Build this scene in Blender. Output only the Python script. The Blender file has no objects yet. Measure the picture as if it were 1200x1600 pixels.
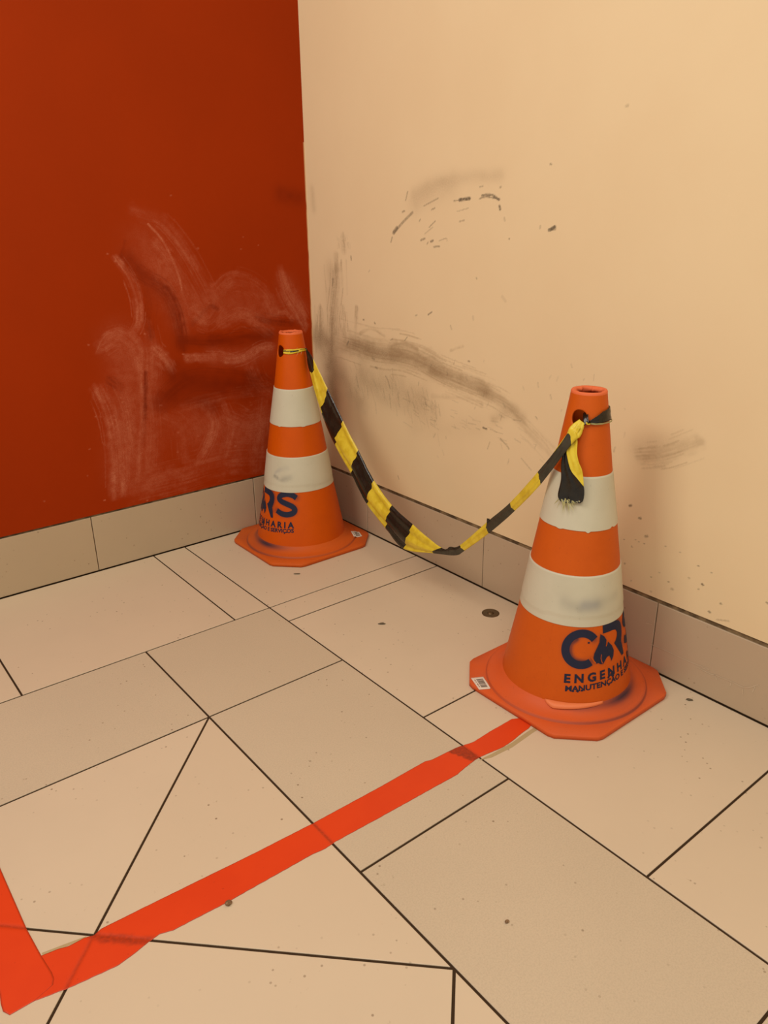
import bpy, bmesh, math, random
import numpy as np
from mathutils import Vector, Matrix

scene = bpy.context.scene
C = scene.collection
R = math.radians

# ------------------------------------------------------------------ camera
cam_data = bpy.data.cameras.new('camera')
cam_data.sensor_fit = 'VERTICAL'
cam_data.sensor_height = 36.0
cam_data.lens = 36.0 * 1207.42 / 1600.0
cam_data.clip_start = 0.05
cam = bpy.data.objects.new('camera', cam_data)
C.objects.link(cam)
_r = Vector((0.7811784, -0.62420294, -0.0114449))
_u = Vector((0.23585588, 0.27809647, 0.9311468))
_f = Vector((0.57804179, 0.73009112, -0.36446489))
_m = Matrix((_r, _u, -_f)).transposed().to_4x4()
_m.translation = Vector((-1.58296, -2.40719, 1.106))
cam.matrix_world = _m
scene.camera = cam

# ------------------------------------------------------------------ world and lights
world = bpy.data.worlds.new('world')
scene.world = world
world.use_nodes = True
world.node_tree.nodes['Background'].inputs['Color'].default_value = (1.0, 0.93, 0.84, 1)
world.node_tree.nodes['Background'].inputs['Strength'].default_value = 0.50


def area(name, loc, target, size, power, color):
    d = bpy.data.lights.new(name, 'AREA')
    d.shape = 'RECTANGLE'
    d.size, d.size_y = size
    d.energy = power
    d.color = color
    o = bpy.data.objects.new(name, d)
    C.objects.link(o)
    o.location = loc
    o.rotation_euler = (Vector(target) - Vector(loc)).to_track_quat('-Z', 'Y').to_euler()
    return o


area('ceiling_lamp', (-1.7, -2.7, 2.7), (-1.7, -2.7, 0), (1.2, 1.2), 34, (1.0, 0.93, 0.84))
area('side_lamp', (-2.3, -0.9, 2.5), (0.0, -0.4, 1.2), (1.0, 1.0), 28.5, (1.0, 0.93, 0.84))

scene.view_settings.view_transform = 'Standard'
scene.view_settings.look = 'None'
scene.view_settings.gamma = 1.0
scene.view_settings.use_curve_mapping = False
scene.view_settings.exposure = 0.0

# measured curves: tape sections and wall scuffs and soft dark patches, in metres
TAPE=[[[-0.1946,-0.2499,0.68],[-0.1948,-0.2539,0.683],[-0.195,-0.2579,0.686]],[[-0.1954,-0.2649,0.6161],[-0.1968,-0.2952,0.6125],[-0.1968,-0.2943,0.6573]],[[-0.1987,-0.3329,0.4827],[-0.1995,-0.3493,0.5096],[-0.2007,-0.374,0.5739]],[[-0.2025,-0.411,0.3842],[-0.2034,-0.4285,0.4237],[-0.2049,-0.4604,0.4855]],[[-0.207,-0.5036,0.3133],[-0.2076,-0.5165,0.352],[-0.2088,-0.5406,0.4072]],[[-0.2113,-0.5905,0.2344],[-0.2118,-0.6023,0.2733],[-0.2128,-0.6227,0.3296]],[[-0.2158,-0.6844,0.185],[-0.2167,-0.7012,0.2305],[-0.2173,-0.7137,0.275]],[[-0.2203,-0.7754,0.1514],[-0.2214,-0.7991,0.1942],[-0.2222,-0.8158,0.2458]],[[-0.2276,-0.9247,0.1928],[-0.2273,-0.9188,0.1987],[-0.2289,-0.9524,0.2206]],[[-0.2319,-1.0126,0.2189],[-0.2313,-1.0016,0.2284],[-0.2308,-0.9905,0.237]],[[-0.2337,-1.0506,0.247],[-0.2331,-1.038,0.251],[-0.2328,-1.0312,0.2562]],[[-0.2444,-1.1466,0.3316],[-0.244,-1.1375,0.3454],[-0.2441,-1.1401,0.3622]],[[-0.2612,-1.2452,0.4275],[-0.2606,-1.2329,0.4336],[-0.2604,-1.2278,0.4437]],[[-0.2878,-1.3391,0.5255],[-0.2877,-1.3359,0.5398],[-0.2873,-1.3289,0.5532]],[[-0.2801,-1.409,0.6324],[-0.2783,-1.4002,0.6557],[-0.2819,-1.3876,0.6366]],[[-0.2658,-1.4197,0.6504],[-0.2684,-1.4088,0.6613],[-0.2701,-1.3942,0.6671]],[[-0.2539,-1.4204,0.6766],[-0.2565,-1.4144,0.6814],[-0.2583,-1.4087,0.6848]]]
TN=[-0.9988,0.0487,0.0]
TAIL_Y=[[[-0.2679,-1.4081,0.6688],[-0.2636,-1.4185,0.6702]],[[-0.2726,-1.4017,0.6482],[-0.2683,-1.4142,0.6534]],[[-0.2766,-1.3955,0.6273],[-0.2695,-1.4174,0.6376]],[[-0.2788,-1.3982,0.6112],[-0.2719,-1.4205,0.615]],[[-0.2805,-1.4074,0.5897],[-0.2717,-1.4272,0.5961]],[[-0.2801,-1.4166,0.5746],[-0.2697,-1.4343,0.582]],[[-0.2764,-1.4294,0.5615],[-0.269,-1.4393,0.5659]],[[-0.2707,-1.4425,0.5463],[-0.2697,-1.444,0.5448]]]
TAIL_K=[[[-0.2679,-1.3933,0.6523],[-0.2669,-1.4005,0.6537]],[[-0.2709,-1.3903,0.6335],[-0.2703,-1.3982,0.6335]],[[-0.2747,-1.3855,0.6074],[-0.274,-1.4005,0.6073]],[[-0.2788,-1.3856,0.5805],[-0.2758,-1.4082,0.5854]],[[-0.2834,-1.3924,0.5517],[-0.2738,-1.4228,0.5644]],[[-0.2892,-1.3916,0.5192],[-0.2663,-1.4408,0.5431]],[[-0.2909,-1.3966,0.5076],[-0.2691,-1.445,0.5152]],[[-0.2905,-1.4071,0.5016],[-0.2742,-1.4412,0.5065]]]
FR=[[[-0.2901,-1.4038,0.5103],[-0.2915,-1.4118,0.4933]],[[-0.2913,-1.3988,0.5074],[-0.2946,-1.39,0.4914]],[[-0.2891,-1.4094,0.5099],[-0.2924,-1.4119,0.4882]],[[-0.288,-1.4138,0.5091],[-0.2915,-1.4166,0.4858]],[[-0.2862,-1.4196,0.5086],[-0.2798,-1.4389,0.4913]],[[-0.2859,-1.4218,0.5056],[-0.2831,-1.4332,0.4922]],[[-0.2829,-1.4274,0.5082],[-0.2809,-1.4351,0.4975]],[[-0.2874,-1.4165,0.508],[-0.2887,-1.4237,0.4872]],[[-0.2772,-1.4372,0.5087],[-0.2795,-1.4356,0.5026]]]
SCRATCH=[[[-1.491,0.072],[-1.538,0.073],[-1.58,0.072],[-1.617,0.074],[-1.65,0.077]],[[-1.618,0.068],[-1.652,0.066],[-1.672,0.069],[-1.71,0.071],[-1.741,0.072],[-1.767,0.094]],[[-1.666,0.069],[-1.672,0.058]],[[-1.706,0.069],[-1.706,0.059]],[[-1.735,0.066],[-1.738,0.052]],[[-1.761,0.086],[-1.758,0.069]],[[-1.472,0.124],[-1.489,0.127]],[[-1.495,0.184],[-1.495,0.134]],[[-1.633,0.072],[-1.651,0.075]]]
RED=[[[[-0.59,1.006],[-0.54,0.902],[-0.493,0.807]],0.1453,1,0.22],[[[-0.714,0.735],[-0.712,0.601],[-0.757,0.327]],0.1224,1,0.3],[[[-0.634,0.659],[-0.654,0.452],[-0.684,0.274]],0.1249,1,0.22],[[[-0.49,0.423],[-0.382,0.365],[-0.245,0.364]],0.1772,1,0.3],[[[-0.4,0.826],[-0.291,0.818],[-0.177,0.78]],0.1138,1,0.24],[[[-0.403,0.652],[-0.291,0.635],[-0.187,0.649]],0.0689,1,0.3],[[[-0.102,0.869],[-0.046,0.769]],0.0715,1,0.3],[[[-0.546,0.606],[-0.412,0.559],[-0.266,0.531]],0.1131,3,0.75],[[[-0.607,0.53],[-0.509,0.53],[-0.419,0.486]],0.0819,3,0.6],[[[-0.504,0.713],[-0.35,0.696],[-0.184,0.693]],0.0529,3,0.6],[[[-0.653,0.984],[-0.596,0.906],[-0.534,0.837],[-0.513,0.7]],0.051,3,0.5],[[[-0.578,1.073],[-0.539,1.026],[-0.514,0.972],[-0.496,0.913],[-0.491,0.873]],0.0066,4,0.75],[[[-0.617,1.11],[-0.578,1.097],[-0.533,1.079],[-0.471,1.002],[-0.422,0.909],[-0.391,0.839]],0.044,0,0.32],[[[-0.562,1.011],[-0.52,0.953],[-0.472,0.865],[-0.429,0.774]],0.0441,0,0.28],[[[-0.69,0.979],[-0.658,0.922],[-0.643,0.858],[-0.645,0.794],[-0.667,0.756]],0.0258,0,0.75],[[[-0.784,0.713],[-0.755,0.752],[-0.707,0.764],[-0.662,0.739],[-0.652,0.688],[-0.663,0.594],[-0.671,0.491],[-0.693,0.387],[-0.713,0.281]],0.0188,0,0.5],[[[-0.769,0.728],[-0.713,0.748],[-0.671,0.704],[-0.666,0.663]],0.0432,0,0.55],[[[-0.601,0.696],[-0.57,0.658],[-0.558,0.629]],0.0366,0,0.6],[[[-0.795,0.593],[-0.777,0.529],[-0.77,0.459],[-0.773,0.367],[-0.787,0.26]],0.0507,0,0.62],[[[-0.728,0.563],[-0.722,0.478],[-0.726,0.394],[-0.763,0.255]],0.0366,0,0.4],[[[-0.495,0.656],[-0.395,0.647],[-0.341,0.63],[-0.274,0.637],[-0.221,0.66],[-0.174,0.659]],0.0276,0,0.75],[[[-0.357,0.628],[-0.308,0.626],[-0.274,0.637]],0.0168,0,0.7],[[[-0.451,0.491],[-0.424,0.442],[-0.431,0.39],[-0.459,0.341],[-0.491,0.301]],0.0336,0,0.6],[[[-0.424,0.396],[-0.45,0.347],[-0.478,0.314]],0.0061,4,0.4],[[[-0.724,0.253],[-0.556,0.257],[-0.392,0.265],[-0.228,0.239]],0.0932,0,0.3],[[[-0.359,0.431],[-0.294,0.396],[-0.224,0.4]],0.0935,0,0.3],[[[-0.228,0.456],[-0.247,0.34],[-0.264,0.238]],0.0552,0,0.28],[[[-0.379,0.48],[-0.354,0.399],[-0.388,0.304]],0.0231,0,0.35],[[[-0.121,0.902],[-0.1,0.832],[-0.064,0.778],[-0.035,0.723]],0.0435,0,0.55],[[[-0.152,0.771],[-0.113,0.775],[-0.083,0.75]],0.0235,0,0.4],[[[-0.06,0.83],[-0.037,0.769],[-0.027,0.707]],0.0159,0,0.35],[[[-0.374,0.858],[-0.316,0.896],[-0.252,0.885],[-0.19,0.839],[-0.16,0.779]],0.0457,0,0.3],[[[-0.361,0.754],[-0.295,0.776],[-0.238,0.757],[-0.182,0.715]],0.046,0,0.35],[[[-0.443,0.782],[-0.407,0.765],[-0.372,0.797]],0.0447,0,0.3],[[[-0.562,0.955],[-0.525,0.849],[-0.508,0.74]],0.0511,0,0.16],[[[-0.626,0.779],[-0.616,0.691],[-0.627,0.603]],0.0435,0,0.3],[[[-0.643,0.592],[-0.647,0.451],[-0.672,0.309]],0.0368,0,0.25],[[[-0.592,0.47],[-0.551,0.434],[-0.549,0.321]],0.0448,0,0.22],[[[-0.261,0.59],[-0.24,0.535],[-0.191,0.489]],0.0544,0,0.32],[[[-0.529,0.496],[-0.368,0.508],[-0.198,0.506]],0.0305,0,0.3],[[[-0.67,0.982],[-0.62,0.929],[-0.556,0.89],[-0.52,0.829],[-0.507,0.754],[-0.507,0.685]],0.0263,2,0.8],[[[-0.621,0.92],[-0.602,0.855],[-0.614,0.791],[-0.614,0.738]],0.0289,2,0.45],[[[-0.511,0.72],[-0.39,0.704],[-0.284,0.707],[-0.175,0.701]],0.0305,2,0.9],[[[-0.225,0.766],[-0.154,0.746],[-0.039,0.728]],0.0249,2,0.8],[[[-0.609,0.516],[-0.551,0.564],[-0.472,0.589],[-0.322,0.561],[-0.188,0.527]],0.0597,2,0.7],[[[-0.646,0.626],[-0.659,0.524],[-0.681,0.399]],0.0175,2,0.7],[[[-0.764,0.622],[-0.731,0.59]],0.0288,2,0.5],[[[-0.468,0.764],[-0.402,0.813],[-0.372,0.804]],0.0179,2,0.5],[[[-0.657,1.027],[-0.673,0.985]],0.0114,2,0.6],[[[-0.099,1.158],[-0.032,1.148]],0.0633,3,0.55],[[[-0.106,0.67],[-0.018,0.614],[-0.015,0.503]],0.0483,3,0.35],[[[-0.424,0.997],[-0.42,0.997]],0.0053,4,0.7],[[[-0.559,0.415],[-0.555,0.414]],0.0054,4,0.7],[[[-0.568,0.348],[-0.565,0.347]],0.0048,4,0.7],[[[-0.352,0.328],[-0.347,0.327]],0.0062,4,0.7],[[[-0.727,0.462],[-0.724,0.461]],0.0047,4,0.7],[[[-0.732,0.546],[-0.729,0.546]],0.004,4,0.7],[[[-0.736,0.561],[-0.734,0.56]],0.0035,4,0.7],[[[-0.724,0.514],[-0.722,0.513]],0.0035,4,0.7],[[[-0.725,0.479],[-0.722,0.478]],0.0035,4,0.7],[[[-0.812,0.735],[-0.809,0.734]],0.0045,4,0.7],[[[-0.856,0.415],[-0.853,0.415]],0.004,4,0.7],[[[-0.823,0.514],[-0.82,0.514]],0.004,4,0.7],[[[-0.835,0.238],[-0.831,0.238]],0.0053,4,0.7],[[[-0.695,0.204],[-0.691,0.204]],0.0048,4,0.7],[[[-0.497,1.154],[-0.494,1.154]],0.0041,4,0.7],[[[-0.632,0.75],[-0.628,0.749]],0.0052,4,0.7],[[[-0.697,0.97],[-0.693,0.97]],0.0057,4,0.7],[[[-0.716,0.993],[-0.713,0.992]],0.004,4,0.7],[[[-0.451,0.39],[-0.448,0.389]],0.0043,4,0.7],[[[-0.487,0.389],[-0.484,0.388]],0.0036,4,0.7],[[[-0.258,1.027],[-0.255,1.027]],0.0036,4,0.7],[[[-0.511,0.672],[-0.507,0.671]],0.0053,4,0.7],[[[-0.489,0.659],[-0.486,0.658]],0.0047,4,0.7],[[[-0.875,0.331],[-0.873,0.331]],0.0035,4,0.7],[[[-0.695,0.369],[-0.692,0.369]],0.0047,4,0.7],[[[-0.608,0.516],[-0.603,0.515]],0.0059,4,0.7],[[[-0.269,0.989],[-0.266,0.989]],0.003,4,0.7],[[[-0.203,0.999],[-0.201,0.999]],0.0031,4,0.7],[[[-0.402,0.827],[-0.399,0.826]],0.0048,4,0.7],[[[-1.015,0.279],[-1.015,0.279]],0.006,4,0.7],[[[-1.079,0.213],[-1.079,0.213]],0.006,4,0.7]]
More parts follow.
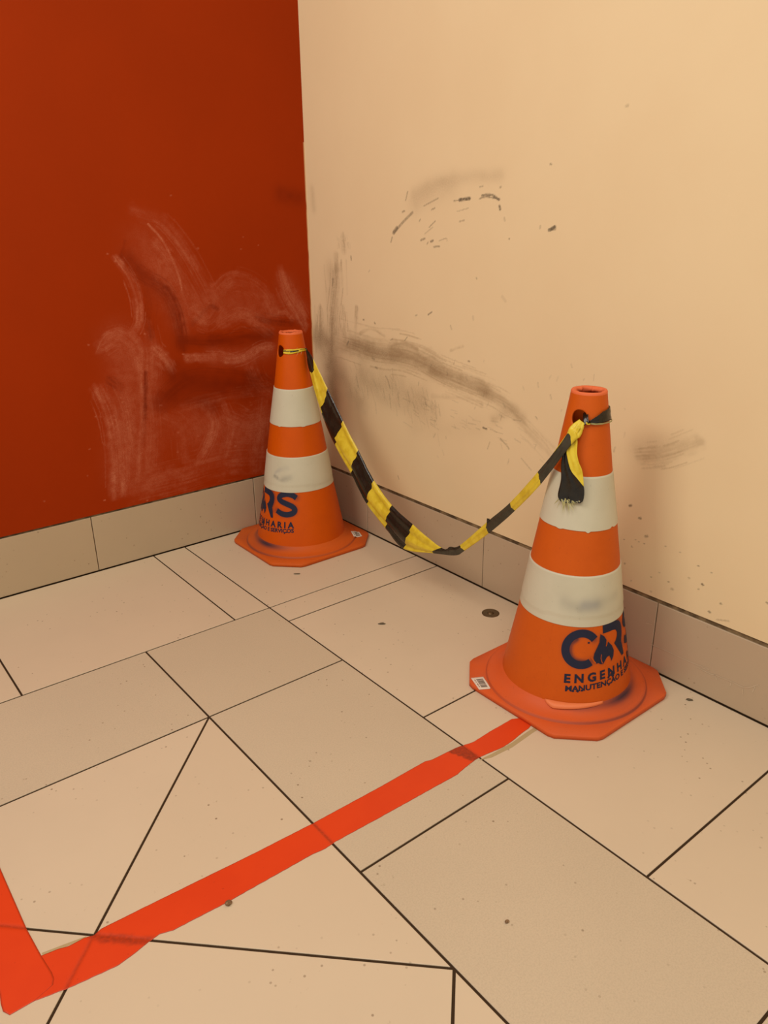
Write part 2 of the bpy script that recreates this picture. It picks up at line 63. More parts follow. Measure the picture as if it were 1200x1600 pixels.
CREAM=[[[[-0.137,0.909],[-0.141,0.76],[-0.15,0.683]],0.0888,3,0.3],[[[-0.051,0.672],[-0.103,0.598],[-0.109,0.468]],0.1235,3,0.5],[[[-0.216,0.668],[-0.403,0.668],[-0.561,0.668],[-0.676,0.656]],0.0788,3,0.5],[[[-0.656,0.646],[-0.774,0.633],[-0.885,0.622]],0.0471,3,0.42],[[[-0.867,0.619],[-0.956,0.595],[-1.024,0.57]],0.0384,3,0.25],[[[-0.303,0.58],[-0.483,0.57],[-0.594,0.552]],0.1256,3,0.34],[[[-0.57,1.124],[-0.647,1.152],[-0.72,1.168]],0.0755,3,0.2],[[[-0.573,0.453],[-0.7,0.472],[-0.854,0.51]],0.0839,3,0.1],[[[-0.916,0.543],[-0.974,0.58],[-1.016,0.569]],0.0383,3,0.2],[[[-0.166,0.961],[-0.161,0.866],[-0.134,0.759],[-0.12,0.641]],0.034,2,0.5],[[[-0.091,0.929],[-0.098,0.832],[-0.103,0.709]],0.0065,2,0.45],[[[-0.194,0.948],[-0.193,0.868]],0.0111,2,0.5],[[[-0.223,0.949],[-0.222,0.841]],0.0063,2,0.4],[[[-0.059,0.783],[-0.052,0.68]],0.0233,2,0.45],[[[-0.273,0.801],[-0.263,0.704]],0.0203,2,0.45],[[[-0.024,0.788],[-0.018,0.62]],0.0084,2,0.4],[[[-0.196,0.795],[-0.204,0.689]],0.0223,2,0.45],[[[-0.208,1.026],[-0.212,0.984]],0.0314,2,0.3],[[[-0.167,0.968],[-0.157,0.91]],0.0192,2,0.35],[[[-0.163,0.685],[-0.367,0.671],[-0.518,0.679],[-0.635,0.667]],0.0689,0,0.62],[[[-0.461,0.676],[-0.593,0.672],[-0.696,0.649],[-0.793,0.636],[-0.876,0.627]],0.0441,0,0.6],[[[-0.656,0.639],[-0.755,0.631],[-0.849,0.619],[-0.929,0.607]],0.0435,0,0.42],[[[-0.812,0.636],[-0.912,0.613],[-0.998,0.59]],0.0298,0,0.35],[[[-0.956,0.599],[-1.041,0.561],[-1.139,0.51]],0.0188,0,0.5],[[[-1.0,0.565],[-1.067,0.528],[-1.125,0.491]],0.025,0,0.28],[[[-0.461,0.694],[-0.529,0.709],[-0.582,0.702]],0.0188,0,0.55],[[[-0.243,0.686],[-0.343,0.668],[-0.473,0.663]],0.0459,3,0.45],[[[-0.289,0.718],[-0.357,0.742],[-0.422,0.725]],0.0121,0,0.55],[[[-0.614,0.675],[-0.655,0.687],[-0.706,0.663]],0.0097,0,0.5],[[[-0.023,0.677],[-0.107,0.655],[-0.112,0.518],[-0.12,0.42]],0.0785,3,0.62],[[[-0.145,0.604],[-0.209,0.534],[-0.286,0.483]],0.1043,3,0.4],[[[-0.29,0.578],[-0.4,0.526],[-0.517,0.517],[-0.658,0.521]],0.0808,3,0.2],[[[-0.57,1.148],[-0.647,1.17],[-0.773,1.183],[-0.904,1.184]],0.0396,3,0.2],[[[-0.034,1.173],[-0.043,1.11]],0.033,3,0.22],[[[-0.733,0.717],[-0.785,0.736]],0.0093,0,0.35],[[[-0.974,0.57],[-0.916,0.543]],0.0169,0,0.35],[[[-0.657,0.566],[-0.795,0.587],[-0.869,0.58]],0.0175,0,0.3],[[[-0.092,0.432],[-0.16,0.378]],0.0495,3,0.25],[[[-1.4,0.549],[-1.466,0.571],[-1.54,0.615]],0.0349,0,0.55],[[[-1.397,0.568],[-1.495,0.598]],0.0785,3,0.18],[[[-0.56,1.097],[-0.519,1.072],[-0.476,1.042]],0.0086,4,0.55],[[[-0.487,1.053],[-0.472,1.04]],0.0131,4,0.7],[[[-0.465,1.027],[-0.459,1.013]],0.0051,4,0.6],[[[-0.538,1.154],[-0.529,1.131]],0.005,4,0.5],[[[-0.757,1.128],[-0.796,1.131]],0.0092,4,0.9],[[[-0.735,1.126],[-0.766,1.128]],0.004,4,0.6],[[[-0.842,1.137],[-0.859,1.139],[-0.883,1.137],[-0.904,1.126]],0.0064,4,0.75],[[[-0.834,1.13],[-0.859,1.134],[-0.895,1.129]],0.0039,4,0.6],[[[-0.887,1.132],[-0.907,1.127]],0.0051,4,0.8],[[[-0.907,1.111],[-0.91,1.103]],0.0076,4,0.8],[[[-1.077,1.054],[-1.086,1.057],[-1.094,1.062]],0.0084,4,1],[[[-0.609,1.114],[-0.671,1.134]],0.0041,4,0.45],[[[-0.59,1.072],[-0.595,1.078]],0.0042,4,0.5],[[[-0.634,1.057],[-0.66,1.074]],0.0041,4,0.5],[[[-0.615,1.039],[-0.649,1.057]],0.0041,4,0.3],[[[-0.598,1.021],[-0.615,1.026]],0.0062,4,0.6],[[[-0.642,1.018],[-0.651,1.021]],0.0069,4,0.8],[[[-0.655,1.004],[-0.678,1.006]],0.0054,4,0.6],[[[-0.625,1.011],[-0.63,1.017]],0.0041,4,0.5],[[[-0.678,1.021],[-0.706,1.028],[-0.711,1.021]],0.0034,4,0.4],[[[-0.514,1.099],[-0.524,1.101]],0.0057,4,0.6],[[[-0.643,1.104],[-0.657,1.108]],0.0048,4,0.5],[[[-0.749,1.099],[-0.793,1.107]],0.0033,4,0.35],[[[-0.759,1.073],[-0.777,1.076]],0.004,4,0.45],[[[-0.833,1.159],[-0.845,1.16]],0.0045,4,0.5],[[[-0.907,1.156],[-0.91,1.157]],0.0051,4,0.5],[[[-0.249,0.964],[-0.251,0.953]],0.007,4,0.6],[[[-0.633,0.811],[-0.649,0.82]],0.0048,4,0.7],[[[-0.575,0.803],[-0.582,0.805]],0.0049,4,0.4],[[[-0.877,0.512],[-0.892,0.51]],0.0059,4,0.85],[[[-0.809,0.696],[-0.813,0.695]],0.0053,4,0.7],[[[-0.486,0.263],[-0.492,0.253]],0.0046,4,0.5],[[[-0.523,0.722],[-0.536,0.734]],0.0036,4,0.5],[[[-0.453,0.714],[-0.462,0.72]],0.0037,4,0.5],[[[-0.425,0.594],[-0.437,0.581],[-0.448,0.557]],0.0052,4,0.4],[[[-0.354,0.644],[-0.366,0.642]],0.0076,4,0.35],[[[-0.372,0.616],[-0.38,0.614]],0.0068,4,0.5],[[[-0.35,0.926],[-0.344,0.919]],0.0038,4,0.3],[[[-0.947,0.493],[-0.972,0.479],[-0.981,0.471]],0.0045,4,0.4],[[[-0.898,0.452],[-0.906,0.474]],0.004,4,0.3],[[[-1.028,0.455],[-1.067,0.429]],0.0032,4,0.35],[[[-0.309,0.766],[-0.314,0.765]],0.0061,4,0.6],[[[-0.37,0.762],[-0.373,0.759]],0.006,4,0.6],[[[-0.223,0.684],[-0.213,0.671]],0.0071,4,0.5],[[[-0.142,0.887],[-0.138,0.865]],0.0064,4,0.5],[[[-0.122,0.45],[-0.079,0.451]],0.0034,4,0.1],[[[-0.731,0.788],[-0.736,0.779]],0.0054,4,0.3],[[[-0.822,0.822],[-0.824,0.815]],0.0079,4,0.2],[[[-0.93,0.885],[-0.943,0.874]],0.0088,4,0.15],[[[-0.945,1.032],[-0.947,1.031]],0.0044,4,0.6],[[[-1.068,1.203],[-1.072,1.202]],0.0048,4,0.6],[[[-0.831,0.928],[-0.833,0.925]],0.0039,4,0.5],[[[-1.048,1.063],[-1.048,1.059]],0.0054,4,0.4],[[[-1.07,0.582],[-1.078,0.576]],0.0031,4,0.5],[[[-0.926,1.082],[-0.928,1.076]],0.0057,4,0.35],[[[-1.405,0.313],[-1.408,0.312]],0.0036,4,0.6],[[[-1.413,0.334],[-1.415,0.334]],0.0032,4,0.5],[[[-1.423,0.332],[-1.425,0.332]],0.0032,4,0.5],[[[-1.438,0.332],[-1.44,0.332]],0.0032,4,0.7],[[[-1.496,0.345],[-1.498,0.344]],0.0031,4,0.6],[[[-1.534,0.343],[-1.536,0.342]],0.0031,4,0.7],[[[-1.584,0.325],[-1.586,0.325]],0.0035,4,0.9],[[[-1.617,0.32],[-1.619,0.32]],0.0035,4,0.7],[[[-1.489,0.272],[-1.491,0.271]],0.0032,4,0.6],[[[-1.468,0.252],[-1.47,0.252]],0.0032,4,0.7],[[[-1.516,0.257],[-1.518,0.257]],0.0036,4,0.7],[[[-1.414,0.221],[-1.416,0.221]],0.0033,4,0.6],[[[-1.6,0.283],[-1.603,0.282]],0.0051,4,0.9],[[[-1.593,0.268],[-1.595,0.268]],0.0031,4,0.6],[[[-1.526,0.242],[-1.53,0.242]],0.0064,4,0.35],[[[-1.651,0.253],[-1.653,0.252]],0.0043,4,0.8],[[[-1.627,0.222],[-1.63,0.221]],0.0055,4,0.7],[[[-1.472,0.214],[-1.475,0.214]],0.0049,4,0.3],[[[-1.751,0.297],[-1.754,0.296]],0.0045,4,0.8],[[[-1.39,0.261],[-1.393,0.261]],0.0041,4,0.5],[[[-1.565,0.287],[-1.568,0.286]],0.0047,4,0.4],[[[-1.38,0.324],[-1.383,0.324]],0.0032,4,0.6],[[[-1.649,0.21],[-1.676,0.218]],0.0044,4,0.35],[[[-1.081,1.453],[-1.088,1.452]],0.0104,4,0.5],[[[-1.087,1.058],[-1.095,1.058]],0.0102,4,0.5],[[[-1.27,1.309],[-1.274,1.309]],0.0065,4,0.3],[[[-1.357,1.354],[-1.361,1.353]],0.0063,4,0.3],[[[-1.387,0.417],[-1.391,0.419]],0.0066,4,0.8],[[[-1.331,0.413],[-1.335,0.414]],0.0067,4,0.6],[[[-0.698,1.519],[-0.703,1.518]],0.0078,4,0.3],[[[-1.417,0.393],[-1.421,0.394]],0.0066,4,0.7],[[[-1.44,0.352],[-1.445,0.354]],0.0066,4,0.6],[[[-0.675,0.549],[-0.679,0.508]],0.0032,4,0.12647298765659087],[[[-0.614,0.541],[-0.624,0.503]],0.0037,4,0.14157302857588094],[[[-0.444,0.537],[-0.451,0.493]],0.0041,4,0.20935395816481292],[[[-0.319,0.59],[-0.335,0.556]],0.0036,4,0.09000936331775397],[[[-0.477,0.613],[-0.492,0.586]],0.0029,4,0.10356567201673239],[[[-0.488,0.545],[-0.498,0.504]],0.0027,4,0.20946620429621005],[[[-0.474,0.585],[-0.479,0.557]],0.0035,4,0.18559457246376157],[[[-0.324,0.53],[-0.328,0.503]],0.0028,4,0.21437611169895676],[[[-0.65,0.548],[-0.653,0.514]],0.0037,4,0.15057562768211535],[[[-0.622,0.557],[-0.629,0.534]],0.0039,4,0.13441898243841005],[[[-0.477,0.513],[-0.484,0.472]],0.0028,4,0.1910571904202557],[[[-0.281,0.555],[-0.296,0.515]],0.0028,4,0.08180802257659824],[[[-0.608,0.587],[-0.616,0.567]],0.0023,4,0.17501309807842202],[[[-0.489,0.516],[-0.501,0.501]],0.0029,4,0.14489628489904122],[[[-0.398,0.559],[-0.408,0.528]],0.0024,4,0.10377124015168504],[[[-0.263,0.568],[-0.266,0.537]],0.0037,4,0.14310351344395572],[[[-0.478,0.576],[-0.488,0.535]],0.0024,4,0.0919703840777117],[[[-0.567,0.531],[-0.576,0.496]],0.0029,4,0.18091730386422694],[[[-0.32,0.547],[-0.328,0.523]],0.0041,4,0.1918809444967269],[[[-0.623,0.543],[-0.629,0.529]],0.003,4,0.20476821253003408],[[[-0.412,0.551],[-0.418,0.512]],0.0037,4,0.15925408214870507],[[[-0.489,0.55],[-0.493,0.522]],0.0039,4,0.21545990974904314],[[[-0.629,0.491],[-0.641,0.461]],0.0022,4,0.18841680197415056],[[[-0.269,0.54],[-0.285,0.52]],0.0028,4,0.15030772972549927],[[[-0.627,0.581],[-0.64,0.549]],0.0028,4,0.18260751973716316],[[[-0.422,0.584],[-0.429,0.547]],0.0037,4,0.07997673955307001],[[[-0.668,0.517],[-0.678,0.496]],0.0035,4,0.16424725659012987],[[[-0.651,0.536],[-0.658,0.514]],0.0026,4,0.14186070916807775],[[[-0.595,0.485],[-0.61,0.45]],0.0033,4,0.0826948939500568],[[[-0.536,0.564],[-0.551,0.532]],0.0031,4,0.20995277205611046],[[[-0.232,0.512],[-0.248,0.493]],0.003,4,0.12898768698659224],[[[-0.294,0.534],[-0.306,0.497]],0.0026,4,0.16338544333542526],[[[-0.359,0.571],[-0.37,0.553]],0.004,4,0.15076217408970466],[[[-0.556,0.579],[-0.569,0.546]],0.0026,4,0.2065347735123945],[[[-0.479,0.581],[-0.491,0.548]],0.004,4,0.08586580942793044],[[[-0.644,0.555],[-0.649,0.519]],0.0029,4,0.09088371892702649],[[[-0.616,0.561],[-0.628,0.536]],0.0028,4,0.20280923066669787],[[[-0.482,0.531],[-0.498,0.496]],0.0035,4,0.11690603846894784],[[[-0.492,0.59],[-0.497,0.55]],0.0027,4,0.10790051883739031],[[[-0.535,0.533],[-0.542,0.499]],0.0037,4,0.1069464183423718],[[[-0.669,0.502],[-0.673,0.488]],0.0035,4,0.09554365640583762],[[[-0.354,0.521],[-0.366,0.494]],0.0034,4,0.14030351602480115],[[[-0.655,0.549],[-0.663,0.525]],0.0033,4,0.17926406440395748],[[[-0.224,0.518],[-0.231,0.495]],0.0039,4,0.18136265090630577],[[[-0.668,0.556],[-0.672,0.531]],0.0037,4,0.20476809133697527],[[[-0.682,0.453],[-0.692,0.415]],0.0036,4,0.11891823469294871],[[[-0.595,0.55],[-0.608,0.52]],0.0034,4,0.10737289457953408],[[[-0.25,0.528],[-0.266,0.509]],0.0034,4,0.17945887784874817],[[[-0.667,0.537],[-0.677,0.5]],0.0034,4,0.21338237755264164],[[[-0.448,0.529],[-0.453,0.486]],0.0024,4,0.14211358483651443],[[[-0.652,0.552],[-0.667,0.535]],0.0029,4,0.13559941369031409],[[[-0.264,0.577],[-0.272,0.532]],0.0039,4,0.20923362772841253],[[[-0.227,0.598],[-0.237,0.579]],0.0041,4,0.12370620360639947],[[[-0.578,0.539],[-0.59,0.509]],0.0031,4,0.11866114663483564],[[[-0.587,0.553],[-0.599,0.531]],0.003,4,0.0840973252807207],[[[-0.559,0.532],[-0.574,0.515]],0.0022,4,0.21315805332014212],[[[-0.528,0.552],[-0.536,0.534]],0.003,4,0.14594026938261673],[[[-0.485,0.515],[-0.489,0.493]],0.0037,4,0.0926347209814871],[[[-0.554,0.496],[-0.562,0.463]],0.0031,4,0.18222692272916252],[[[-0.386,0.581],[-0.398,0.54]],0.0034,4,0.17353386142541158],[[[-0.653,0.557],[-0.662,0.516]],0.0037,4,0.07867313470702722],[[[-0.373,0.58],[-0.388,0.55]],0.0029,4,0.10576672587211916],[[[-0.54,0.561],[-0.545,0.52]],0.0022,4,0.1639771594359156],[[[-0.343,0.543],[-0.352,0.526]],0.0035,4,0.14454590222284505],[[[-0.257,0.57],[-0.259,0.551]],0.0042,4,0.10905145285672606],[[[-0.262,0.57],[-0.277,0.53]],0.0038,4,0.1888225830466932],[[[-0.368,0.495],[-0.373,0.457]],0.0037,4,0.18959790238097363],[[[-0.487,0.562],[-0.495,0.548]],0.0028,4,0.12389070930717509],[[[-0.668,0.494],[-0.678,0.48]],0.0025,4,0.16780737381890207],[[[-0.688,0.535],[-0.695,0.511]],0.0033,4,0.19208511286440785],[[[-0.251,0.617],[-0.267,0.592]],0.0039,4,0.16405387510803743],[[[-0.685,0.547],[-0.69,0.512]],0.0026,4,0.20739829179032856],[[[-0.621,0.55],[-0.63,0.511]],0.0022,4,0.10500139206245127],[[[-0.519,0.509],[-0.524,0.482]],0.0037,4,0.11658712822326582],[[[-0.364,0.573],[-0.379,0.544]],0.0032,4,0.16685776190541463],[[[-0.457,0.578],[-0.461,0.537]],0.0039,4,0.20533410000031022],[[[-0.41,0.554],[-0.422,0.526]],0.0026,4,0.09741594576733498],[[[-0.411,0.549],[-0.423,0.518]],0.0034,4,0.17130205979849583],[[[-0.448,0.6],[-0.464,0.584]],0.0025,4,0.19262465669880005],[[[-0.54,0.55],[-0.549,0.521]],0.0028,4,0.08170879951241826],[[[-0.537,0.501],[-0.552,0.479]],0.0039,4,0.12498083949621003],[[[-0.46,0.625],[-0.465,0.59]],0.0028,4,0.21356708353179338],[[[-0.305,0.552],[-0.31,0.52]],0.0039,4,0.15762464434143242],[[[-0.604,0.548],[-0.607,0.525]],0.0024,4,0.14755284544732378],[[[-0.427,0.518],[-0.436,0.499]],0.0024,4,0.07140620949025081],[[[-0.94,0.565],[-0.959,0.556]],0.002,4,0.17844275183561575],[[[-0.648,0.491],[-0.674,0.491]],0.0032,4,0.28437992932262035],[[[-1.01,0.54],[-1.043,0.53]],0.0024,4,0.11782242268642894],[[[-0.86,0.58],[-0.872,0.577]],0.003,4,0.2233908009100245],[[[-0.814,0.513],[-0.847,0.514]],0.003,4,0.26161352559559525],[[[-0.907,0.538],[-0.936,0.539]],0.0031,4,0.20732018473621683],[[[-0.896,0.517],[-0.918,0.515]],0.0023,4,0.133064748779855],[[[-0.516,0.458],[-0.561,0.447]],0.0026,4,0.18018447839997462],[[[-1.024,0.513],[-1.043,0.507]],0.0022,4,0.12162813718378229],[[[-0.78,0.507],[-0.818,0.505]],0.0031,4,0.12093983129393936],[[[-0.937,0.562],[-0.951,0.557]],0.0021,4,0.20327386597083494],[[[-0.746,0.489],[-0.778,0.487]],0.0034,4,0.22715778657986632],[[[-0.619,0.54],[-0.656,0.525]],0.0022,4,0.21442044198192323],[[[-0.649,0.5],[-0.659,0.497]],0.0029,4,0.22726235962005184],[[[-0.833,0.526],[-0.866,0.527]],0.0024,4,0.13977419724167126],[[[-0.818,0.536],[-0.839,0.528]],0.002,4,0.13246362242160756],[[[-0.605,0.559],[-0.635,0.55]],0.0026,4,0.24110967586859455],[[[-0.757,0.533],[-0.768,0.532]],0.0021,4,0.2508577462950684],[[[-0.943,0.49],[-0.975,0.483]],0.0021,4,0.1603554050345122],[[[-0.928,0.51],[-0.955,0.51]],0.0021,4,0.24488338636509496],[[[-0.567,0.506],[-0.592,0.498]],0.0023,4,0.24813547339463096],[[[-0.74,0.521],[-0.755,0.517]],0.0031,4,0.2384030635327035],[[[-1.001,0.504],[-1.023,0.498]],0.0021,4,0.2334509515297162],[[[-0.614,0.519],[-0.639,0.519]],0.0024,4,0.24484912237299308],[[[-0.926,0.529],[-0.953,0.525]],0.0026,4,0.18429198133308455],[[[-0.991,0.558],[-1.019,0.559]],0.0023,4,0.29452389217562075],[[[-0.667,0.541],[-0.683,0.535]],0.0023,4,0.1784427909929866],[[[-0.745,0.57],[-0.771,0.566]],0.0033,4,0.19162633358140463],[[[-0.969,0.565],[-0.999,0.557]],0.0023,4,0.2104292814253949],[[[-0.515,0.536],[-0.55,0.53]],0.0035,4,0.24209735338744676],[[[-1.096,0.467],[-1.107,0.462]],0.0027,4,0.13676413589484765],[[[-0.609,0.536],[-0.646,0.531]],0.0029,4,0.20024993611863817],[[[-0.922,0.535],[-0.933,0.53]],0.0027,4,0.10730423294269396],[[[-0.648,0.475],[-0.688,0.467]],0.0026,4,0.18764144787739245],[[[-0.74,0.539],[-0.768,0.539]],0.0034,4,0.1428438535166344],[[[-0.571,0.494],[-0.594,0.488]],0.0024,4,0.21044396222234169],[[[-0.603,0.478],[-0.622,0.47]],0.0025,4,0.21787250355595694],[[[-0.804,0.502],[-0.824,0.497]],0.0032,4,0.11999884204192529],[[[-0.848,0.504],[-0.865,0.503]],0.0028,4,0.2652449596935368],[[[-1.07,0.504],[-1.082,0.504]],0.0024,4,0.12844421129283773],[[[-0.906,0.512],[-0.933,0.51]],0.0032,4,0.2577672125872732],[[[-0.937,0.495],[-0.971,0.491]],0.003,4,0.18669424160900203],[[[-0.791,0.498],[-0.805,0.495]],0.0031,4,0.23130506643689666],[[[-0.787,0.518],[-0.804,0.515]],0.0027,4,0.1341468135326123],[[[-0.647,0.482],[-0.662,0.476]],0.0026,4,0.29569556463854113],[[[-1.179,0.62],[-1.184,0.616]],0.004,4,0.24856223254478724],[[[-1.182,0.669],[-1.178,0.656]],0.0049,4,0.16599489962301223],[[[-1.248,0.721],[-1.248,0.708]],0.0028,4,0.22080959328250854],[[[-1.199,0.537],[-1.205,0.534]],0.0045,4,0.2351768263886641],[[[-1.02,0.655],[-1.025,0.648]],0.0045,4,0.16869083269187696],[[[-0.983,0.441],[-0.98,0.426]],0.003,4,0.2933896500426635],[[[-1.116,0.649],[-1.12,0.639]],0.0051,4,0.2429196791733567],[[[-1.214,0.655],[-1.219,0.645]],0.0038,4,0.15300478705968906],[[[-1.343,0.655],[-1.346,0.652]],0.0032,4,0.14280197009515067],[[[-1.193,0.649],[-1.197,0.643]],0.0034,4,0.16871442847514068],[[[-0.808,0.524],[-0.809,0.51]],0.004,4,0.12926492850615195],[[[-1.294,0.521],[-1.295,0.517]],0.0038,4,0.14158410253648254],[[[-0.895,0.588],[-0.889,0.577]],0.0043,4,0.15383139080038916],[[[-0.666,0.49],[-0.669,0.475]],0.0049,4,0.1425086339278101],[[[-0.754,0.692],[-0.748,0.678]],0.003,4,0.19379458470318253],[[[-0.757,0.496],[-0.762,0.486]],0.005,4,0.10848688784971712],[[[-0.652,0.664],[-0.648,0.659]],0.0052,4,0.2708912262759472],[[[-1.198,0.686],[-1.197,0.676]],0.003,4,0.16497892019621355],[[[-1.156,0.617],[-1.155,0.612]],0.0046,4,0.1638165909200613],[[[-0.948,0.561],[-0.944,0.546]],0.0036,4,0.25219538125155155],[[[-1.114,0.7],[-1.109,0.691]],0.0045,4,0.12669656642647215],[[[-1.219,0.708],[-1.218,0.703]],0.0029,4,0.2233341590610355],[[[-1.175,0.738],[-1.179,0.73]],0.004,4,0.2024189701103227],[[[-0.682,0.38],[-0.688,0.376]],0.004,4,0.13715489724655822],[[[-0.952,0.597],[-0.959,0.587]],0.0053,4,0.2698954702339461],[[[-0.72,0.452],[-0.721,0.446]],0.0047,4,0.24236985906161432],[[[-0.705,0.405],[-0.713,0.39]],0.0031,4,0.1732605417748023],[[[-0.72,0.65],[-0.722,0.641]],0.0048,4,0.2549726081423569],[[[-0.95,0.479],[-0.956,0.465]],0.0028,4,0.16731629085261707],[[[-1.328,0.554],[-1.326,0.542]],0.0048,4,0.2606693101076194],[[[-0.672,0.45],[-0.664,0.437]],0.0048,4,0.2550212337540084],[[[-0.842,0.566],[-0.841,0.561]],0.0039,4,0.23934495501843422],[[[-1.138,0.701],[-1.133,0.688]],0.0043,4,0.11942573898672695],[[[-1.071,0.675],[-1.074,0.663]],0.0036,4,0.2617756946455607],[[[-0.592,0.601],[-0.59,0.591]],0.0044,4,0.2796225016478461],[[[-0.8,0.649],[-0.806,0.639]],0.0047,4,0.18499982431199213],[[[-1.078,0.505],[-1.075,0.495]],0.0034,4,0.21446073095731705],[[[-0.876,0.611],[-0.874,0.603]],0.0045,4,0.12279879923781752],[[[-0.871,0.707],[-0.87,0.702]],0.0044,4,0.1385861652579329],[[[-1.352,0.597],[-1.35,0.584]],0.0045,4,0.12453849168657777]]  # broad soft strokes near the corner darken the wall beside the far cone
# ------------------------------------------------------------------ helpers
def srgb(r, g, b):
    def f(c):
        c /= 255.0
        return c / 12.92 if c <= 0.04045 else ((c + 0.055) / 1.055) ** 2.4
    return (f(r), f(g), f(b), 1.0)


class NT:
    """small wrapper that builds a node material"""
    def __init__(self, name, rough=0.5, spec=0.5):
        self.m = bpy.data.materials.new(name)
        self.m.use_nodes = True
        self.t = self.m.node_tree
        self.b = self.t.nodes['Principled BSDF']
        self.b.inputs['Roughness'].default_value = rough
        self.b.inputs['Specular IOR Level'].default_value = spec
        self.co = None

    def n(self, typ, **kw):
        nd = self.t.nodes.new(typ)
        for k, v in kw.items():
            setattr(nd, k, v)
        return nd

    def link(self, a, b):
        self.t.links.new(a, b)

    def coord(self):
        if self.co is None:
            self.co = self.n('ShaderNodeTexCoord').outputs['Object']
        return self.co

    def noise(self, scale, detail=3, rough=0.55, stretch=None):
        nd = self.n('ShaderNodeTexNoise')
        nd.inputs['Scale'].default_value = scale
        nd.inputs['Detail'].default_value = detail
        nd.inputs['Roughness'].default_value = rough
        src = self.coord()
        if stretch:
            mp = self.n('ShaderNodeMapping')
            mp.inputs['Scale'].default_value = stretch
            self.link(src, mp.inputs['Vector'])
            src = mp.outputs['Vector']
        self.link(src, nd.inputs['Vector'])
        return nd.outputs['Fac']

    def ramp(self, fac, lo, hi, a=0.0, b=1.0):
        nd = self.n('ShaderNodeMapRange')
        nd.interpolation_type = 'SMOOTHSTEP'
        nd.inputs['From Min'].default_value = lo
        nd.inputs['From Max'].default_value = hi
        nd.inputs['To Min'].default_value = a
        nd.inputs['To Max'].default_value = b
        self.link(fac, nd.inputs['Value'])
        return nd.outputs['Result']

    def math(self, op, a, b):
        nd = self.n('ShaderNodeMath', operation=op)
        for i, x in enumerate((a, b)):
            if isinstance(x, (int, float)):
                nd.inputs[i].default_value = x
            else:
                self.link(x, nd.inputs[i])
        return nd.outputs[0]

    def attr(self, name):
        return self.n('ShaderNodeAttribute', attribute_name=name).outputs['Fac']

    def mix(self, fac, a, b, mode='MIX'):
        nd = self.n('ShaderNodeMix', data_type='RGBA', blend_type=mode)
        for s, x in ((nd.inputs[0], fac), (nd.inputs[6], a), (nd.inputs[7], b)):
            if isinstance(x, (int, float)):
                s.default_value = x
            elif isinstance(x, tuple):
                s.default_value = x
            else:
                self.link(x, s)
        return nd.outputs[2]

    def color(self, c):
        if isinstance(c, tuple):
            self.b.inputs['Base Color'].default_value = c
        else:
            self.link(c, self.b.inputs['Base Color'])

    def rough(self, f):
        self.link(f, self.b.inputs['Roughness'])

    def bump(self, h, strength=0.2, dist=0.001):
        nd = self.n('ShaderNodeBump')
        nd.inputs['Strength'].default_value = strength
        nd.inputs['Distance'].default_value = dist
        self.link(h, nd.inputs['Height'])
        self.link(nd.outputs['Normal'], self.b.inputs['Normal'])


def mesh_from(name, verts, faces, mat=None, smooth=False):
    me = bpy.data.meshes.new(name)
    me.from_pydata([tuple(map(float, v)) for v in verts], [], faces)
    if mat:
        me.materials.append(mat)
    if smooth:
        me.polygons.foreach_set('use_smooth', [True] * len(me.polygons))
    me.update()
    return me


def obj(name, me, parent=None, mat=None, loc=None):
    o = bpy.data.objects.new(name, me)
    C.objects.link(o)
    if mat and me is not None and not me.materials:
        me.materials.append(mat)
    if parent:
        o.parent = parent
    if loc:
        o.location = loc
    return o


def thing(name, label, cat, loc=(0, 0, 0), group=None):
    o = bpy.data.objects.new(name, None)
    o.empty_display_size = 0.05
    C.objects.link(o)
    o.location = loc
    tag(o, label, cat, group)
    return o


def tag(o, label, cat, group=None):
    o['label'] = label
    o['category'] = cat
    if group:
        o['group'] = group


def structure(o):
    o['kind'] = 'structure'
    return o


def grid_mesh(name, P, mat, attrs=None, close_u=False, smooth=True, keep=None):
    """P: (nu, nv, 3) array of points -> quad grid mesh, fast"""
    nu, nv = P.shape[:2]
    idx = np.arange(nu * nv).reshape(nu, nv)
    a = idx if close_u else idx[:-1]
    b = np.roll(idx, -1, 0) if close_u else idx[1:]
    F = np.stack([a[:, :-1], b[:, :-1], b[:, 1:], a[:, 1:]], -1).reshape(-1, 4)
    if keep is not None:
        F = F[keep.reshape(-1)]
    me = bpy.data.meshes.new(name)
    me.vertices.add(nu * nv)
    me.vertices.foreach_set('co', P.astype(np.float32).ravel())
    me.loops.add(F.size)
    me.loops.foreach_set('vertex_index', F.astype(np.int32).ravel())
    me.polygons.add(len(F))
    me.polygons.foreach_set('loop_start', np.arange(0, F.size, 4, dtype=np.int32))
    if smooth:
        me.polygons.foreach_set('use_smooth', np.ones(len(F), dtype=bool))
    me.update(calc_edges=True)
    for k, v in (attrs or {}).items():
        at = me.attributes.new(k, 'FLOAT', 'POINT')
        at.data.foreach_set('value', v.astype(np.float32).ravel())
    if mat:
        me.materials.append(mat)
    return me


rng = np.random.default_rng(7)
_lat = rng.random((256, 256))


def vnoise(x, y):
    """2-d value noise in 0..1"""
    xi, yi = np.floor(x).astype(int), np.floor(y).astype(int)
    fx, fy = x - xi, y - yi
    fx, fy = fx * fx * (3 - 2 * fx), fy * fy * (3 - 2 * fy)
    g = lambda i, j: _lat[i % 256, j % 256]
    return ((g(xi, yi) * (1 - fx) + g(xi + 1, yi) * fx) * (1 - fy)
            + (g(xi, yi + 1) * (1 - fx) + g(xi + 1, yi + 1) * fx) * fy)


